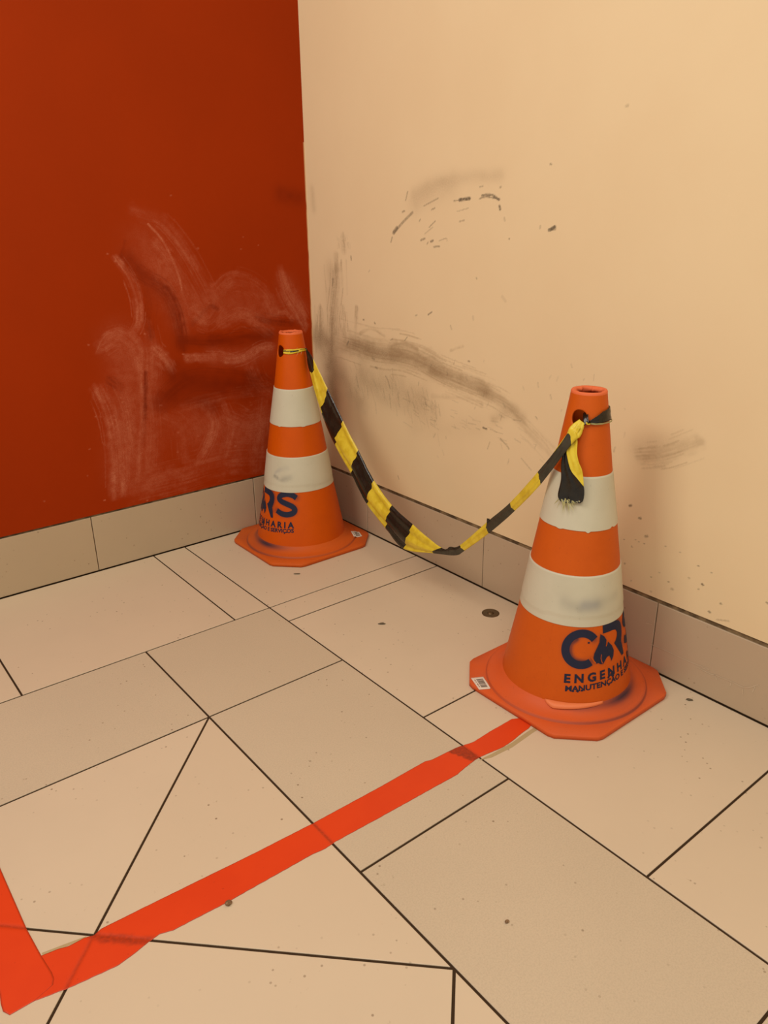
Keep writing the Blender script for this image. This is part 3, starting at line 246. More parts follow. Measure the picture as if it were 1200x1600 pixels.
def spline(pts, n=8):
    """Catmull-Rom through the points"""
    p = np.array(pts, float)
    if len(p) < 3:
        return np.stack([p[0] + (p[-1] - p[0]) * t for t in np.linspace(0, 1, n + 1)])
    q = np.vstack([2 * p[0] - p[1], p, 2 * p[-1] - p[-2]])
    out = []
    for i in range(1, len(q) - 2):
        for t in np.arange(n) / n:
            a, b, c, d = q[i - 1:i + 3]
            out.append(0.5 * (2 * b + (c - a) * t + (2 * a - 5 * b + 4 * c - d) * t * t + (3 * b - a - 3 * c + d) * t ** 3))
    out.append(p[-1])
    return np.array(out)


def sstep(a, b, x):
    t = np.clip((x - a) / (b - a), 0, 1)
    return t * t * (3 - 2 * t)


def brush(us, vs, strokes):
    """wear, dirt and soft dark patches on a surface: rasterise hand strokes given as polylines (in metres on the
    surface) into two scalar fields, pale rub-off and darkening"""
    pale = np.zeros((len(us), len(vs)))
    dark = np.zeros((len(us), len(vs)))
    for si, (pts, w, kind, s) in enumerate(strokes):
        line = spline(pts, 6)
        half = w / 2
        pad = w * (1.3 if kind in (1, 3) else 0.8) + 0.004
        i0, i1 = np.searchsorted(us, [line[:, 0].min() - pad, line[:, 0].max() + pad])
        j0, j1 = np.searchsorted(vs, [line[:, 1].min() - pad, line[:, 1].max() + pad])
        if i1 - i0 < 1 or j1 - j0 < 1:
            continue
        X, Y = np.meshgrid(us[i0:i1], vs[j0:j1], indexing='ij')
        best = np.full(X.shape, 1e9)
        along = np.zeros(X.shape)
        side = np.zeros(X.shape)
        acc = 0.0
        for a, b in zip(line[:-1], line[1:]):
            e = b - a
            L = math.hypot(*e)
            if L < 1e-7:
                L = 1e-4
                e = np.array([L, 0])
            t = ((X - a[0]) * e[0] + (Y - a[1]) * e[1]) / L ** 2
            tc = np.clip(t, 0, 1)
            dx, dy = X - a[0] - e[0] * tc, Y - a[1] - e[1] * tc
            d2 = dx * dx + dy * dy
            m = d2 < best
            best[m] = d2[m]
            along[m] = (acc + tc * L)[m]
            side[m] = (((X - a[0]) * e[1] - (Y - a[1]) * e[0]) / L)[m]
            acc += L
        d = np.sqrt(best)
        wob = vnoise(X * 60 + si * 7.1, Y * 60) - 0.5
        if kind in (1, 3):
            v = np.exp(-(d / (half * 1.1)) ** 2 * 1.6)
            v *= 0.75 + 0.5 * vnoise(X * 45 + si, Y * 45)
        elif kind in (4, 5):
            v = sstep(1.25, 0.6, d / max(half, 0.0016)) * (0.65 + 0.6 * vnoise(X * 400, Y * 400))
        else:
            v = sstep(1.45, 0.25, d / half + wob * 0.7)
            k1 = vnoise(side / 0.0042 + si * 13, along / 0.10 + si * 3)
            k2 = vnoise(side / 0.011 + si * 5, along / 0.16 + si)
            k3 = vnoise(X * 170 + si, Y * 170)
            br = sstep(0.25, 0.85, 0.5 * k1 + 0.35 * k2 + 0.25 * k3)
            v *= (0.25 + 0.95 * br)
            v *= 0.45 + 0.75 * sstep(0.2, 0.75, vnoise(along / 0.06 + si * 11, side / 0.05 + si))
        v = np.clip(v * s, 0, 1)
        f = dark if (kind in (2, 3, 5)) else pale
        if kind == 4:
            f = pale
        f[i0:i1, j0:j1] = 1 - (1 - f[i0:i1, j0:j1]) * (1 - v)
    return pale, dark


def fan(strokes, seed, s, width=0.0028, spread=0.75, dens=260):
    """fine bristle tracks running along every broad rub"""
    rg = np.random.default_rng(seed)
    out = []
    for pts, w, kind, st in strokes:
        if kind not in (0, 2) or w < 0.022:
            continue
        line = spline(pts, 8)
        t = np.gradient(line, axis=0)
        t /= np.maximum(np.linalg.norm(t, axis=1), 1e-9)[:, None]
        nn = np.stack([-t[:, 1], t[:, 0]], -1)
        for _ in range(int(5 + w * dens)):
            a = rg.uniform(0, 0.75)
            b = min(1.0, a + rg.uniform(0.15, 0.5))
            i0, i1 = int(a * (len(line) - 1)), max(int(a * (len(line) - 1)) + 2, int(b * (len(line) - 1)))
            seg = line[i0:i1 + 1] + nn[i0:i1 + 1] * rg.uniform(-spread, spread) * w
            if len(seg) > 5:
                seg = seg[[0, len(seg) // 3, 2 * len(seg) // 3, -1]]
            out.append([seg.tolist(), width * rg.uniform(0.6, 1.3), 4 if kind == 0 else 5, s * st * rg.uniform(0.25, 1.0)])
    return out


# ------------------------------------------------------------------ materials
def mat_plain(name, col, rough=0.5, spec=0.4):
    n = NT(name, rough, spec)
    n.color(col)
    return n.m


def mat_tile(name, col, speck, rough, grainy):
    n = NT(name, rough, 0.35)
    info = n.n('ShaderNodeObjectInfo').outputs['Random']
    big = n.ramp(n.noise(3.5, 4), 0.3, 0.75)
    c = n.mix(n.math('MULTIPLY', big, 0.45), col, tuple(x * 0.90 for x in col[:3]) + (1,))
    c = n.mix(n.math('MULTIPLY', info, 0.5), c, tuple(x * f for x, f in zip(col[:3], (0.95, 0.925, 0.89))) + (1,))
    if grainy:
        g = n.ramp(n.noise(330, 2, 0.6), 0.35, 0.72)
        c = n.mix(n.math('MULTIPLY', g, 0.30), c, tuple(x * 0.70 for x in col[:3]) + (1,))
        n.bump(n.noise(360, 2), 0.18, 0.0006)
    else:
        n.bump(n.noise(60, 2), 0.03, 0.0006)
    # fine dark grit trodden into the glaze, in loose drifts
    drift = n.ramp(n.noise(5.0, 2), 0.42, 0.66)
    vor = n.n('ShaderNodeTexVoronoi')
    vor.inputs['Scale'].default_value = 42
    n.link(n.coord(), vor.inputs['Vector'])
    dots = n.ramp(vor.outputs['Distance'], 0.06, 0.12, 1.0, 0.0)
    c = n.mix(n.math('MULTIPLY', n.math('MULTIPLY', dots, drift), 0.72), c, srgb(112, 88, 62))
    spots = n.ramp(n.noise(75, 3, 0.7), 0.66, 0.78)
    c = n.mix(n.math('MULTIPLY', n.math('MULTIPLY', spots, drift), 0.65), c, speck)
    n.color(c)
    return n.m


SMOOTH = mat_tile('glazed_tile', srgb(213, 193, 164), srgb(150, 124, 92), 0.42, False)
GRAIN = mat_tile('grained_tile', srgb(204, 185, 156), srgb(130, 108, 80), 0.6, True)
BASE_L = mat_tile('skirting_tile', srgb(190, 169, 138), srgb(146, 120, 90), 0.40, False)
BASE_R = mat_tile('worn_skirting_tile', srgb(190, 168, 139), srgb(140, 114, 86), 0.45, False)
GROUT = mat_plain('dark_grout', srgb(62, 46, 30), 0.9, 0.1)

n = NT('groove_grime', 0.8, 0.2)
n.color(n.mix(n.ramp(n.noise(30, 4), 0.35, 0.7), srgb(84, 68, 48), srgb(140, 118, 86)))
GROOVE = n.m

# red wall paint: satin, rubbed pale and smeared dark
n = NT('red_wall_paint', 0.5, 0.10)
pale, dark = n.attr('pale'), n.attr('dark')
fine = n.math('MULTIPLY', n.ramp(n.noise(330, 3, 0.7), 0.3, 0.72, 0.45, 1.3), n.ramp(n.noise(46, 4, 0.7), 0.32, 0.62, 0.6, 1.15))
c = n.mix(n.math('MULTIPLY', n.ramp(n.noise(2.2, 3), 0.3, 0.7), 0.5), srgb(158, 48, 0), srgb(148, 44, 0))
c = n.mix(n.math('MULTIPLY', n.math('MULTIPLY', pale, fine), 0.80), c, srgb(198, 116, 84))
c = n.mix(n.math('MULTIPLY', dark, 0.72), c, srgb(112, 27, 0))
edge = n.attr('edge')
c = n.mix(edge, c, srgb(205, 160, 115))
n.color(c)
n.rough(n.math('ADD', n.math('MULTIPLY', pale, 0.3), 0.42))
n.bump(n.noise(90, 3), 0.06, 0.001)
REDW = n.m

# cream wall paint: eggshell with scuffs and soft dark patches
n = NT('cream_wall_paint', 0.6, 0.2)
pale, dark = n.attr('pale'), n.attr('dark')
c = n.mix(n.math('MULTIPLY', n.ramp(n.noise(3.0, 4), 0.3, 0.7), 0.35), srgb(233, 209, 166), srgb(227, 200, 156))
fine = n.ramp(n.noise(230, 3, 0.7), 0.2, 0.8, 0.6, 1.15)
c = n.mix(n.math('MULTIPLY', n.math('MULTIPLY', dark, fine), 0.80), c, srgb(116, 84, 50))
c = n.mix(n.math('MULTIPLY', pale, 0.58), c, srgb(142, 112, 74))
c = n.mix(n.math('MULTIPLY', n.attr('scuff'), 0.85), c, srgb(66, 58, 44))
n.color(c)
n.bump(n.noise(130, 3), 0.10, 0.001)
CREAMW = n.m


def mat_rubber(name, col, worn, rough=0.5):
    n = NT(name, rough, 0.2)
    c = n.mix(n.math('MULTIPLY', n.ramp(n.noise(14, 4, 0.65), 0.35, 0.7), 0.5), col, worn)
    sp = n.ramp(n.noise(160, 2, 0.6), 0.64, 0.74)
    c = n.mix(n.math('MULTIPLY', sp, 0.22), c, srgb(150, 62, 28))
    c = n.mix(n.math('MULTIPLY', n.attr('spray_shade'), 0.95), c, srgb(38, 42, 56))
    c = n.mix(n.attr('seam'), c, srgb(196, 92, 24))
    n.color(c)
    n.bump(n.noise(220, 2), 0.08, 0.0006)
    return n.m


BODY_FAR = mat_rubber('orange_cone_plastic', srgb(206, 85, 0), srgb(198, 80, 2), 0.45)  # deeper orange than the near cone: its dimmer light is put into the colour
BODY_NEAR = mat_rubber('orange_cone_plastic_near', srgb(205, 91, 18), srgb(197, 85, 16), 0.5)
FOOT_FAR = mat_rubber('orange_cone_rubber', srgb(206, 92, 26), srgb(198, 88, 32), 0.5)
FOOT_NEAR = mat_rubber('orange_cone_rubber_near', srgb(214, 92, 40), srgb(205, 94, 52), 0.5)
RIM = mat_plain('raw_cut_rubber', srgb(226, 112, 66), 0.6, 0.2)
LIP = mat_plain('exposed_rubber_lip', srgb(232, 126, 74), 0.5, 0.3)

n = NT('white_sleeve', 0.45, 0.35)
c = n.mix(n.math('MULTIPLY', n.ramp(n.noise(9, 4), 0.35, 0.7), 0.5), srgb(205, 199, 173), srgb(194, 187, 160))
sp = n.ramp(n.noise(130, 2, 0.6), 0.68, 0.78)
c = n.mix(n.math('MULTIPLY', sp, 0.3), c, srgb(150, 138, 116))
c = n.mix(n.math('MULTIPLY', n.attr('dark'), 0.7), c, srgb(120, 118, 112))
c = n.mix(n.math('MULTIPLY', n.attr('pale'), 0.6), c, srgb(116, 124, 140))
n.color(c)
BAND = n.m

INK = mat_plain('navy_stencil_paint', srgb(30, 35, 58), 0.55, 0.3)


def mat_film(name, col, col2, rough):
    n = NT(name, rough, 0.4)
    c = n.mix(n.ramp(n.noise(38, 3), 0.35, 0.68), col, col2)
    n.color(c)
    n.bump(n.noise(70, 3, 0.6, (1, 1, 0.35)), 0.35, 0.004)
    return n.m


YEL = mat_film('yellow_film', srgb(226, 200, 56), srgb(208, 178, 38), 0.36)
BLK = mat_film('black_film', srgb(40, 34, 24), srgb(30, 25, 17), 0.24)
GRY = mat_film('worn_black_film', srgb(66, 62, 48), srgb(54, 50, 38), 0.4)
FRAY = mat_plain('frayed_film', srgb(176, 168, 112), 0.5)

n = NT('red_floor_tape', 0.42, 0.35)
c = n.mix(n.math('MULTIPLY', n.ramp(n.noise(9, 3), 0.35, 0.7), 0.5), srgb(221, 66, 20), srgb(213, 60, 18))
sp = n.ramp(n.noise(140, 2, 0.6), 0.70, 0.78)
c = n.mix(n.math('MULTIPLY', sp, 0.5), c, srgb(165, 40, 14))
c = n.mix(n.math('MULTIPLY', n.attr('wear'), n.ramp(n.noise(200, 2), 0.2, 0.7, 0.55, 1.0)), c, srgb(140, 48, 24))
n.color(c)
REDT = n.m
REDT_EDGE = mat_plain('red_tape_cut_edge', srgb(140, 44, 16), 0.7, 0.1)
GLUE = mat_plain('glue_residue_grey', srgb(178, 156, 114), 0.7, 0.2)

METAL = NT('dull_socket_metal', 0.42, 0.5)
METAL.b.inputs['Metallic'].default_value = 0.7
METAL.color(METAL.mix(METAL.ramp(METAL.noise(90, 3), 0.3, 0.7), srgb(120, 98, 68), srgb(88, 70, 46)))
METAL = METAL.m
DARKHOLE = mat_plain('socket_bowl_brown', srgb(92, 74, 50), 0.8, 0.2)  # plain brown of the socket's bowl
CRUMB = NT('grit', 0.8, 0.2)
CRUMB.color(CRUMB.mix(CRUMB.ramp(CRUMB.noise(260, 3), 0.35, 0.65), srgb(112, 84, 58), srgb(150, 120, 88)))
CRUMB = CRUMB.m
CRUMB_D = mat_plain('dark_grit', srgb(98, 86, 64), 0.7, 0.3)
PAPER = mat_plain('sticker_paper', srgb(226, 212, 192), 0.55, 0.3)
BARS = mat_plain('barcode_ink', srgb(84, 72, 62), 0.6, 0.2)

# ------------------------------------------------------------------ floor
FLOOR_X0, FLOOR_Y0 = -3.4, -4.0


def box_mesh(name, lo, hi, mat):
    (x0, y0, z0), (x1, y1, z1) = lo, hi
    v = [(x0, y0, z0), (x1, y0, z0), (x1, y1, z0), (x0, y1, z0), (x0, y0, z1), (x1, y0, z1), (x1, y1, z1), (x0, y1, z1)]
    f = [(3, 2, 1, 0), (4, 5, 6, 7), (0, 1, 5, 4), (1, 2, 6, 5), (2, 3, 7, 6), (3, 0, 4, 7)]
    return mesh_from(name, v, f, mat)


floor = structure(obj('floor', box_mesh('floor', (FLOOR_X0, FLOOR_Y0, -0.10), (0.06, 0.06, -0.0022), GROUT)))


def clip_poly(poly, nx, ny, d):
    """keep the side nx*x + ny*y <= d"""
    out = []
    for a, b in zip(poly, poly[1:] + poly[:1]):
        da, db = nx * a[0] + ny * a[1] - d, nx * b[0] + ny * b[1] - d
        if da <= 0:
            out.append(a)
        if (da < 0) != (db < 0) and abs(da - db) > 1e-12:
            t = da / (da - db)
            out.append((a[0] + (b[0] - a[0]) * t, a[1] + (b[1] - a[1]) * t))
    return out


def inset(poly, g):
    for a, b in list(zip(poly, poly[1:] + poly[:1])):
        dx, dy = b[0] - a[0], b[1] - a[1]
        L = math.hypot(dx, dy)
        if L < 1e-6:
            continue
        nx, ny = dy / L, -dx / L
        poly = clip_poly(poly, nx, ny, nx * a[0] + ny * a[1] - g)
    return poly


rnd = random.Random(3)


def ccw(poly):
    s = sum(a[0] * b[1] - b[0] * a[1] for a, b in zip(poly, poly[1:] + poly[:1]))
    return poly if s > 0 else poly[::-1]


def slab_mesh(name, poly, z0, z1, ch, mat):
    n_ = len(poly)
    top = inset(list(poly), ch)
    if len(top) != n_:
        top = poly
    v = [(x, y, z0) for x, y in poly] + [(x, y, z1 - ch * 0.7) for x, y in poly] + [(x, y, z1) for x, y in top]
    f = [tuple(reversed(range(n_))), tuple(range(2 * n_, 3 * n_))]
    for i in range(n_):
        j = (i + 1) % n_
        f += [(i, j, n_ + j, n_ + i), (n_ + i, n_ + j, 2 * n_ + j, 2 * n_ + i)]
    return mesh_from(name, v, f, mat)


def floor_tile(poly, mat, gap=0.0050):
    poly = ccw([tuple(p) for p in poly])
    for nx, ny, d in ((1, 0, 0.0012), (0, 1, 0.0012), (-1, 0, -FLOOR_X0), (0, -1, -FLOOR_Y0)):
        if len(poly) > 2:
            poly = clip_poly(poly, nx, ny, d)
    if len(poly) < 3:
        return
    p = [poly[0]]
    for q in poly[1:]:
        if math.hypot(q[0] - p[-1][0], q[1] - p[-1][1]) > 1e-5:
            p.append(q)
    poly = inset(p, gap / 2)
    if len(poly) < 3:
        return
    o = obj('tile', slab_mesh('tile', poly, -0.008, rnd.uniform(-0.0004, 0.0), 0.0008, mat), floor)
    return o


def rect(x0, y0, x1, y1):
    return [(x0, y0), (x1, y0), (x1, y1), (x0, y1)]


XA, XB = -0.580, -0.967          # the two joints that run away from the red wall
YA, YB, YC = -0.583, -0.689, -0.957
MOD = 0.595
# row against the red wall
floor_tile(rect(XA, YA, 0, 0), SMOOTH)
floor_tile(rect(-0.696, YA, XA, 0), SMOOTH)
x = -0.696
while x > FLOOR_X0:
    floor_tile(rect(x - 0.589, YA, x, 0), SMOOTH)
    x -= 0.589
# column against the cream wall
floor_tile(rect(XA, YB, 0, YA), SMOOTH)
y = YB
for y2 in (-1.279, -1.878, -2.473, -3.068, -3.663, -4.26):
    floor_tile(rect(XA, y2, 0, y), SMOOTH)
    y = y2
# grained border: the row and the column that frame the diagonal field
floor_tile(rect(XB, YC, XA, YA), GRAIN)
x = XB
while x > FLOOR_X0:
    floor_tile(rect(x - 0.59, YC, x, YA), GRAIN)
    x -= 0.59
y = YC
for y2 in (-1.548, -2.135, -2.73, -3.325, -3.92, -4.5):
    floor_tile(rect(XB, y2, XA, y), GRAIN)
    y = y2
# diagonal field
O = (-1.3845, -1.3745)
S_ = 0.5905 / math.sqrt(2)
for i in range(-5, 6):
    for j in range(-5, 6):
        q = [(O[0] + (a + b) * S_, O[1] + (b - a) * S_) for a, b in ((i, j), (i + 1, j), (i + 1, j + 1), (i, j + 1))]
        q = ccw(q)
        q = clip_poly(q, 1, 0, XB)
        if len(q) > 2:
            q = clip_poly(q, 0, 1, YC)
        if len(q) > 2:
            floor_tile(q, SMOOTH, 0.0052)

# ------------------------------------------------------------------ skirting
BH = 0.1915


def skirting(name, axis, joints, mat, far):
    """axis 'x': along the red wall (plane y=0); axis 'y': along the cream wall (plane x=0)"""
    if axis == 'x':
        back = box_mesh(name, (far, 0.005, -0.0), (0.0, 0.06, BH + 0.012), GROOVE)
    else:
        back = box_mesh(name, (0.0032, far, -0.0), (0.06, 0.0, BH + 0.014), GROOVE)
    b = structure(obj(name, back))
    ends = [0.0] + joints + [far]
    for e1, e0 in zip(ends[:-1], ends[1:]):
        p = ccw(inset(ccw([(e0, 0.0018), (e1, 0.0018), (e1, BH), (e0, BH)]), 0.0014))
        n_ = len(p)
        dep = rnd.uniform(-0.0005, 0.0003)
        top = inset(list(p), 0.001)
        v, f = [], []
        for (u, z), w in [(q, 0.0052) for q in p] + [(q, dep + 0.001) for q in p] + [(q, dep) for q in top]:
            v.append((u, w, z) if axis == 'x' else (w, u, z))
        f = [tuple(reversed(range(n_))), tuple(range(2 * n_, 3 * n_))]
        for i in range(n_):
            j = (i + 1) % n_
            f += [(i, j, n_ + j, n_ + i), (n_ + i, n_ + j, 2 * n_ + j, 2 * n_ + i)]
        if axis == 'x':
            f = [t[::-1] for t in f]
            f = [t[::-1] for t in f]
        o = obj('tile', mesh_from('tile', v, f, mat), b)
        bm = bmesh.new()
        bm.from_mesh(o.data)
        bmesh.ops.recalc_face_normals(bm, faces=bm.faces)
        bm.to_mesh(o.data)
        bm.free()
    return b


bl = skirting('baseboard_left', 'x', [-0.2885, -0.8845, -1.480, -2.075, -2.67], BASE_L, FLOOR_X0)
br = skirting('baseboard_right', 'y', [-0.309, -0.8965, -1.4965, -2.092, -2.687, -3.28], BASE_R, FLOOR_Y0)

# scrape marks on the skirting beside the near cone
SCR = mat_plain('chalky_scrape', srgb(206, 186, 156), 0.7, 0.1)
V, F = [], []
for ln in SCRATCH:
    p = spline(ln, 6)
    t_ = np.gradient(p, axis=0)
    t_ /= np.maximum(np.linalg.norm(t_, axis=1), 1e-9)[:, None]
    nn = np.stack([-t_[:, 1], t_[:, 0]], -1)
    hw = 0.0005 + 0.0006 * vnoise(p[:, 0] * 300, p[:, 1] * 300)
    k0, m_ = len(V), len(p)
    for sgn in (1, -1):
        V += [(-0.0012, u_, z_) for u_, z_ in p + nn * hw[:, None] * sgn]
    F += [(k0 + i_, k0 + i_ + 1, k0 + m_ + i_ + 1, k0 + m_ + i_) for i_ in range(m_ - 1)]
obj('scrape_mark', mesh_from('scrape_mark', V, F, SCR), br)

# ------------------------------------------------------------------ walls
WB, WT = BH + 0.0075, 2.7


def wall(name, axis, far, strokes, mat, u_lo, z_hi, step, zb):
    us = np.arange(u_lo, 1e-9, step)
    us[-1] = 0.0
    zs = np.arange(zb, z_hi, step)
    if axis == 'x':
        pale, dark = brush(us, zs, strokes + fan(strokes, 5, 0.62, 0.0026, 0.9, 420))
        scuff = np.zeros_like(pale)
    else:
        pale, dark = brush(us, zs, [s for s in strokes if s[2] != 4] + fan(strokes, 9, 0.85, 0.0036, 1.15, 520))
        scuff, _ = brush(us, zs, [s for s in strokes if s[2] == 4])
    U, Z = np.meshgrid(us, zs, indexing='ij')
    at = dict(pale=pale, dark=dark, scuff=scuff)
    at['edge'] = sstep(-0.0035, -0.0022, U + 0.0015 * (vnoise(Z * 25, Z * 0 + 3) - 0.5)) if axis == 'x' else U * 0
    P = np.stack([U, U * 0, Z], -1) if axis == 'x' else np.stack([U * 0, U, Z], -1)
    if axis == 'y':
        P, at = P[::-1], {k: v[::-1] for k, v in at.items()}
    me = grid_mesh(name, P, mat, at)
    # the rest of the slab: outer faces, underside, back
    bm = bmesh.new()
    bm.from_mesh(me)
    T = 0.12

    def q(*pts):
        vs = [bm.verts.new((p[0], p[1], p[2]) if axis == 'x' else (p[1], p[0], p[2])) for p in pts]
        bm.faces.new(vs if axis == 'x' else vs[::-1])
    zt, ul = zs[-1], us[0]
    q((far, 0, zb), (ul, 0, zb), (ul, 0, zt), (far, 0, zt))
    q((far, 0, zt), (0, 0, zt), (0, 0, WT), (far, 0, WT))
    q((far, T, zb), (0, T, zb), (0, 0, zb), (far, 0, zb))
    q((0, T, zb), (far, T, zb), (far, T, WT), (0, T, WT))
    q((far, 0, WT), (0, 0, WT), (0, T, WT), (far, T, WT))
    q((far, T, zb), (far, 0, zb), (far, 0, WT), (far, T, WT))
    bm.to_mesh(me)
    bm.free()
    return structure(obj(name, me))


wall('wall_left', 'x', FLOOR_X0, RED, REDW, -1.06, 1.32, 0.0025, BH + 0.0055)
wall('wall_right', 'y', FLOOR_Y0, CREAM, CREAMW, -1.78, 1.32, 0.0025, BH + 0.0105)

# ------------------------------------------------------------------ traffic cones
PZ = [0.030, 0.2205, 0.339, 0.4405, 0.56, 0.735]
PR = [0.1565, 0.1205, 0.1025, 0.086, 0.065, 0.0385]
HALF, CUT = 0.2055, 0.076


def rad(z):
    return np.interp(z, PZ, PR)


def sweep(a, z, off=0.0):
    """cone surface point for angle a in degrees and height z"""
    r = rad(z) + off
    t = np.radians(a)
    return np.stack([r * np.cos(t), r * np.sin(t), z + 0 * t], -1)


# stencil layout: angles as on the near cone, heights in metres
TILT = 0.0150 / 100.0


FLAME = [(-108.9, 0.2), (-104.3, 0.1926), (-101.7, 0.1832), (-103.0, 0.1679), (-99.6, 0.1775), (-94.7, 0.1652), (-92.3, 0.1525),
         (-93.4, 0.1388), (-96.4, 0.1292), (-97.2, 0.1362), (-99.0, 0.1438), (-101.9, 0.1421), (-104.3, 0.1355), (-106.6, 0.1282),
         (-109.6, 0.1289), (-112.0, 0.133), (-114.0, 0.132), (-115.9, 0.138), (-117.1, 0.1464), (-116.3, 0.1568), (-113.5, 0.1682),
         (-110.4, 0.1812), (-109.9, 0.1916)]
LETTER_R = [(-106, 0.219), (-95, 0.2195), (-86, 0.2195), (-80, 0.215), (-76, 0.206), (-74.6, 0.194), (-75.2, 0.180), (-77, 0.168),
            (-78.0, 0.161), (-76.5, 0.150), (-75.0, 0.134), (-75.0, 0.127), (-79.0, 0.1262), (-84, 0.144), (-91, 0.168),
            (-88, 0.173), (-85.6, 0.181), (-85.0, 0.190), (-87, 0.198), (-92, 0.2005), (-106, 0.200)]
LETTER_S = [(-37, 0.203), (-42, 0.211), (-50, 0.2155), (-58, 0.213), (-64, 0.206), (-65.5, 0.197), (-61, 0.189), (-52, 0.182),
            (-43.5, 0.174), (-40, 0.163), (-43, 0.152), (-51, 0.146), (-60, 0.1475), (-68.5, 0.156)]
DEG = 0.00232


def ring_c():
    out = []
    for t in np.linspace(R(35), R(304), 60):
        out.append(((-129 + 0.0373 * math.cos(t) / DEG), 0.1685 + 0.0373 * math.sin(t)))
    return out


def ribbon_poly(line, w, taper=True):
    p = np.array(line) * np.array([DEG, 1])
    p = spline(p, 5)
    t = np.gradient(p, axis=0)
    t /= np.linalg.norm(t, axis=1)[:, None]
    nn = np.stack([-t[:, 1], t[:, 0]], -1) * w / 2
    k = len(p)
    verts = np.vstack([p + nn, p - nn]) / np.array([DEG, 1])
    faces = [(i, i + k, i + k + 1, i + 1) for i in range(k - 1)]
    return verts, faces


def wrap_faces(verts, faces, rot, off=0.0007):
    v = np.array(verts, float)
    return sweep(v[:, 0] + rot, v[:, 1], off), faces


def poly_faces(poly):
    """triangulate a planar outline with a dense fill so that it can bend round the cone"""
    bm = bmesh.new()
    vs = [bm.verts.new((a * DEG, z, 0)) for a, z in poly]
    bm.faces.new(vs)
    bmesh.ops.triangulate(bm, faces=bm.faces)
    bmesh.ops.subdivide_edges(bm, edges=[e for e in bm.edges if e.calc_length() > 0.012], cuts=2, use_grid_fill=False)
    bmesh.ops.triangulate(bm, faces=bm.faces)
    bm.verts.index_update()
    v = [(p.co.x / DEG, p.co.y) for p in bm.verts]
    f = [tuple(q.index for q in fc.verts) for fc in bm.faces]
    bm.free()
    return v, f


def join(parts):
    V, F, k = [], [], 0
    for v, f in parts:
        V += [tuple(p) for p in v]
        F += [tuple(i + k for i in t) for t in f]
        k += len(v)
    return V, F


def text_flat(body, bold):
    cu = bpy.data.curves.new('lettering', 'FONT')
    cu.body = body
    cu.size = 1.0
    cu.offset = bold
    cu.resolution_u = 3
    cu.fill_mode = 'FRONT'
    o = bpy.data.objects.new('lettering', cu)
    C.objects.link(o)
    dg = bpy.context.evaluated_depsgraph_get()
    me = bpy.data.meshes.new_from_object(o.evaluated_get(dg))
    v = np.array([p.co[:2] for p in me.vertices])
    f = [tuple(p.vertices) for p in me.polygons]
    bpy.data.objects.remove(o)
    bpy.data.curves.remove(cu)
    bpy.data.meshes.remove(me)
    return v, f


def place_text(body, bold, a0, a1, z0, z1, h):
    v, f = text_flat(body, bold)
    lo, hi = v.min(0), v.max(0)
    cap = 0.0
    cap_lo = 0.0
    cap_hi = 0.69
    a = a0 + (v[:, 0] - lo[0]) / (hi[0] - lo[0]) * (a1 - a0)
    z = z0 + (z1 - z0) * (a - a0) / (a1 - a0) + (v[:, 1] - cap_lo) / (cap_hi - cap_lo) * h
    return np.stack([a, z], -1), f


ENG = place_text('E N G E N H A R I A', 0.042, -143.8, -41.5, 0.0880, 0.1020, 0.0195)
MAN = place_text('MANUTEN\u00c7\u00c3O E SERVI\u00c7OS', 0.034, -142.2, -42.0, 0.0675, 0.0862, 0.0125)


def cone_body(seed, rot, hole_a, hole_z, hole_r, mat):
    """hollow tapered body with one tie hole; returns a mesh"""
    zs = np.concatenate([np.arange(0.030, 0.245, 0.003), np.arange(0.25, 0.62, 0.014), np.arange(0.63, 0.7345, 0.0018), [0.735]])
    aa = np.arange(0, 360, 1.5)
    A, Z = np.meshgrid(aa, zs, indexing='ij')
    da = (A - hole_a + 180) % 360 - 180
    mx = np.radians(da) * rad(Z)
    mz = Z - hole_z
    rr = np.hypot(mx, mz)
    ins = rr < hole_r
    nu, nv = A.shape
    f_in = (ins[:, :-1] | np.roll(ins, -1, 0)[:, :-1] | np.roll(ins, -1, 0)[:, 1:] | ins[:, 1:])
    rim = np.zeros_like(ins)
    for di in (0, 1):
        for dj in (0, 1):
            r_ = np.zeros_like(ins)
            r_[:, dj:nv - 1 + dj] |= f_in
            rim |= np.roll(r_, di, 0)
    rim &= ~ins
    k = np.where(rim, hole_r / np.maximum(rr, 1e-6), 1.0)
    A2 = np.where(rim, hole_a + np.degrees(mx * k / rad(Z)), A)
    Z2 = np.where(rim, hole_z + mz * k, Z)
    P = sweep(A2, Z2)
    # overspray of the stencil, soft at the stencil's edges
    av = (A - rot + 180) % 360 - 180
    spray_shade = np.zeros(A.shape)
    low = zs < 0.245
    us = np.sort(np.unique((aa - rot + 180) % 360 - 180))
    st = []
    for ln, w, s in ((ring_c(), 0.034, 0.6), (LETTER_S, 0.040, 0.7), (LETTER_R[1:10], 0.026, 0.6), (FLAME, 0.012, 0.2),
                     ([(-126, 0.139), (-135, 0.144), (-139.5, 0.158), (-139.5, 0.178), (-134, 0.191)], 0.020, 0.75)):
        st.append([[(a * DEG, z) for a, z in ln], w * 0.62, 3, s])
    _, dk = brush(us * DEG, zs, st)
    lut = {round(float(u), 3): i for i, u in enumerate(us)}
    for i, a in enumerate(av[:, 0]):
        spray_shade[i] = dk[lut[round(float(a), 3)]]
    foot = np.exp(-((av + 82) / 26.0) ** 2) * np.exp(-((Z - 0.031) / 0.005) ** 2)
    spray_shade = np.clip(spray_shade + 0.8 * foot, 0, 1)
    return grid_mesh('cone_body', P, mat, dict(spray_shade=spray_shade, seam=0 * Z), close_u=True, keep=~f_in)


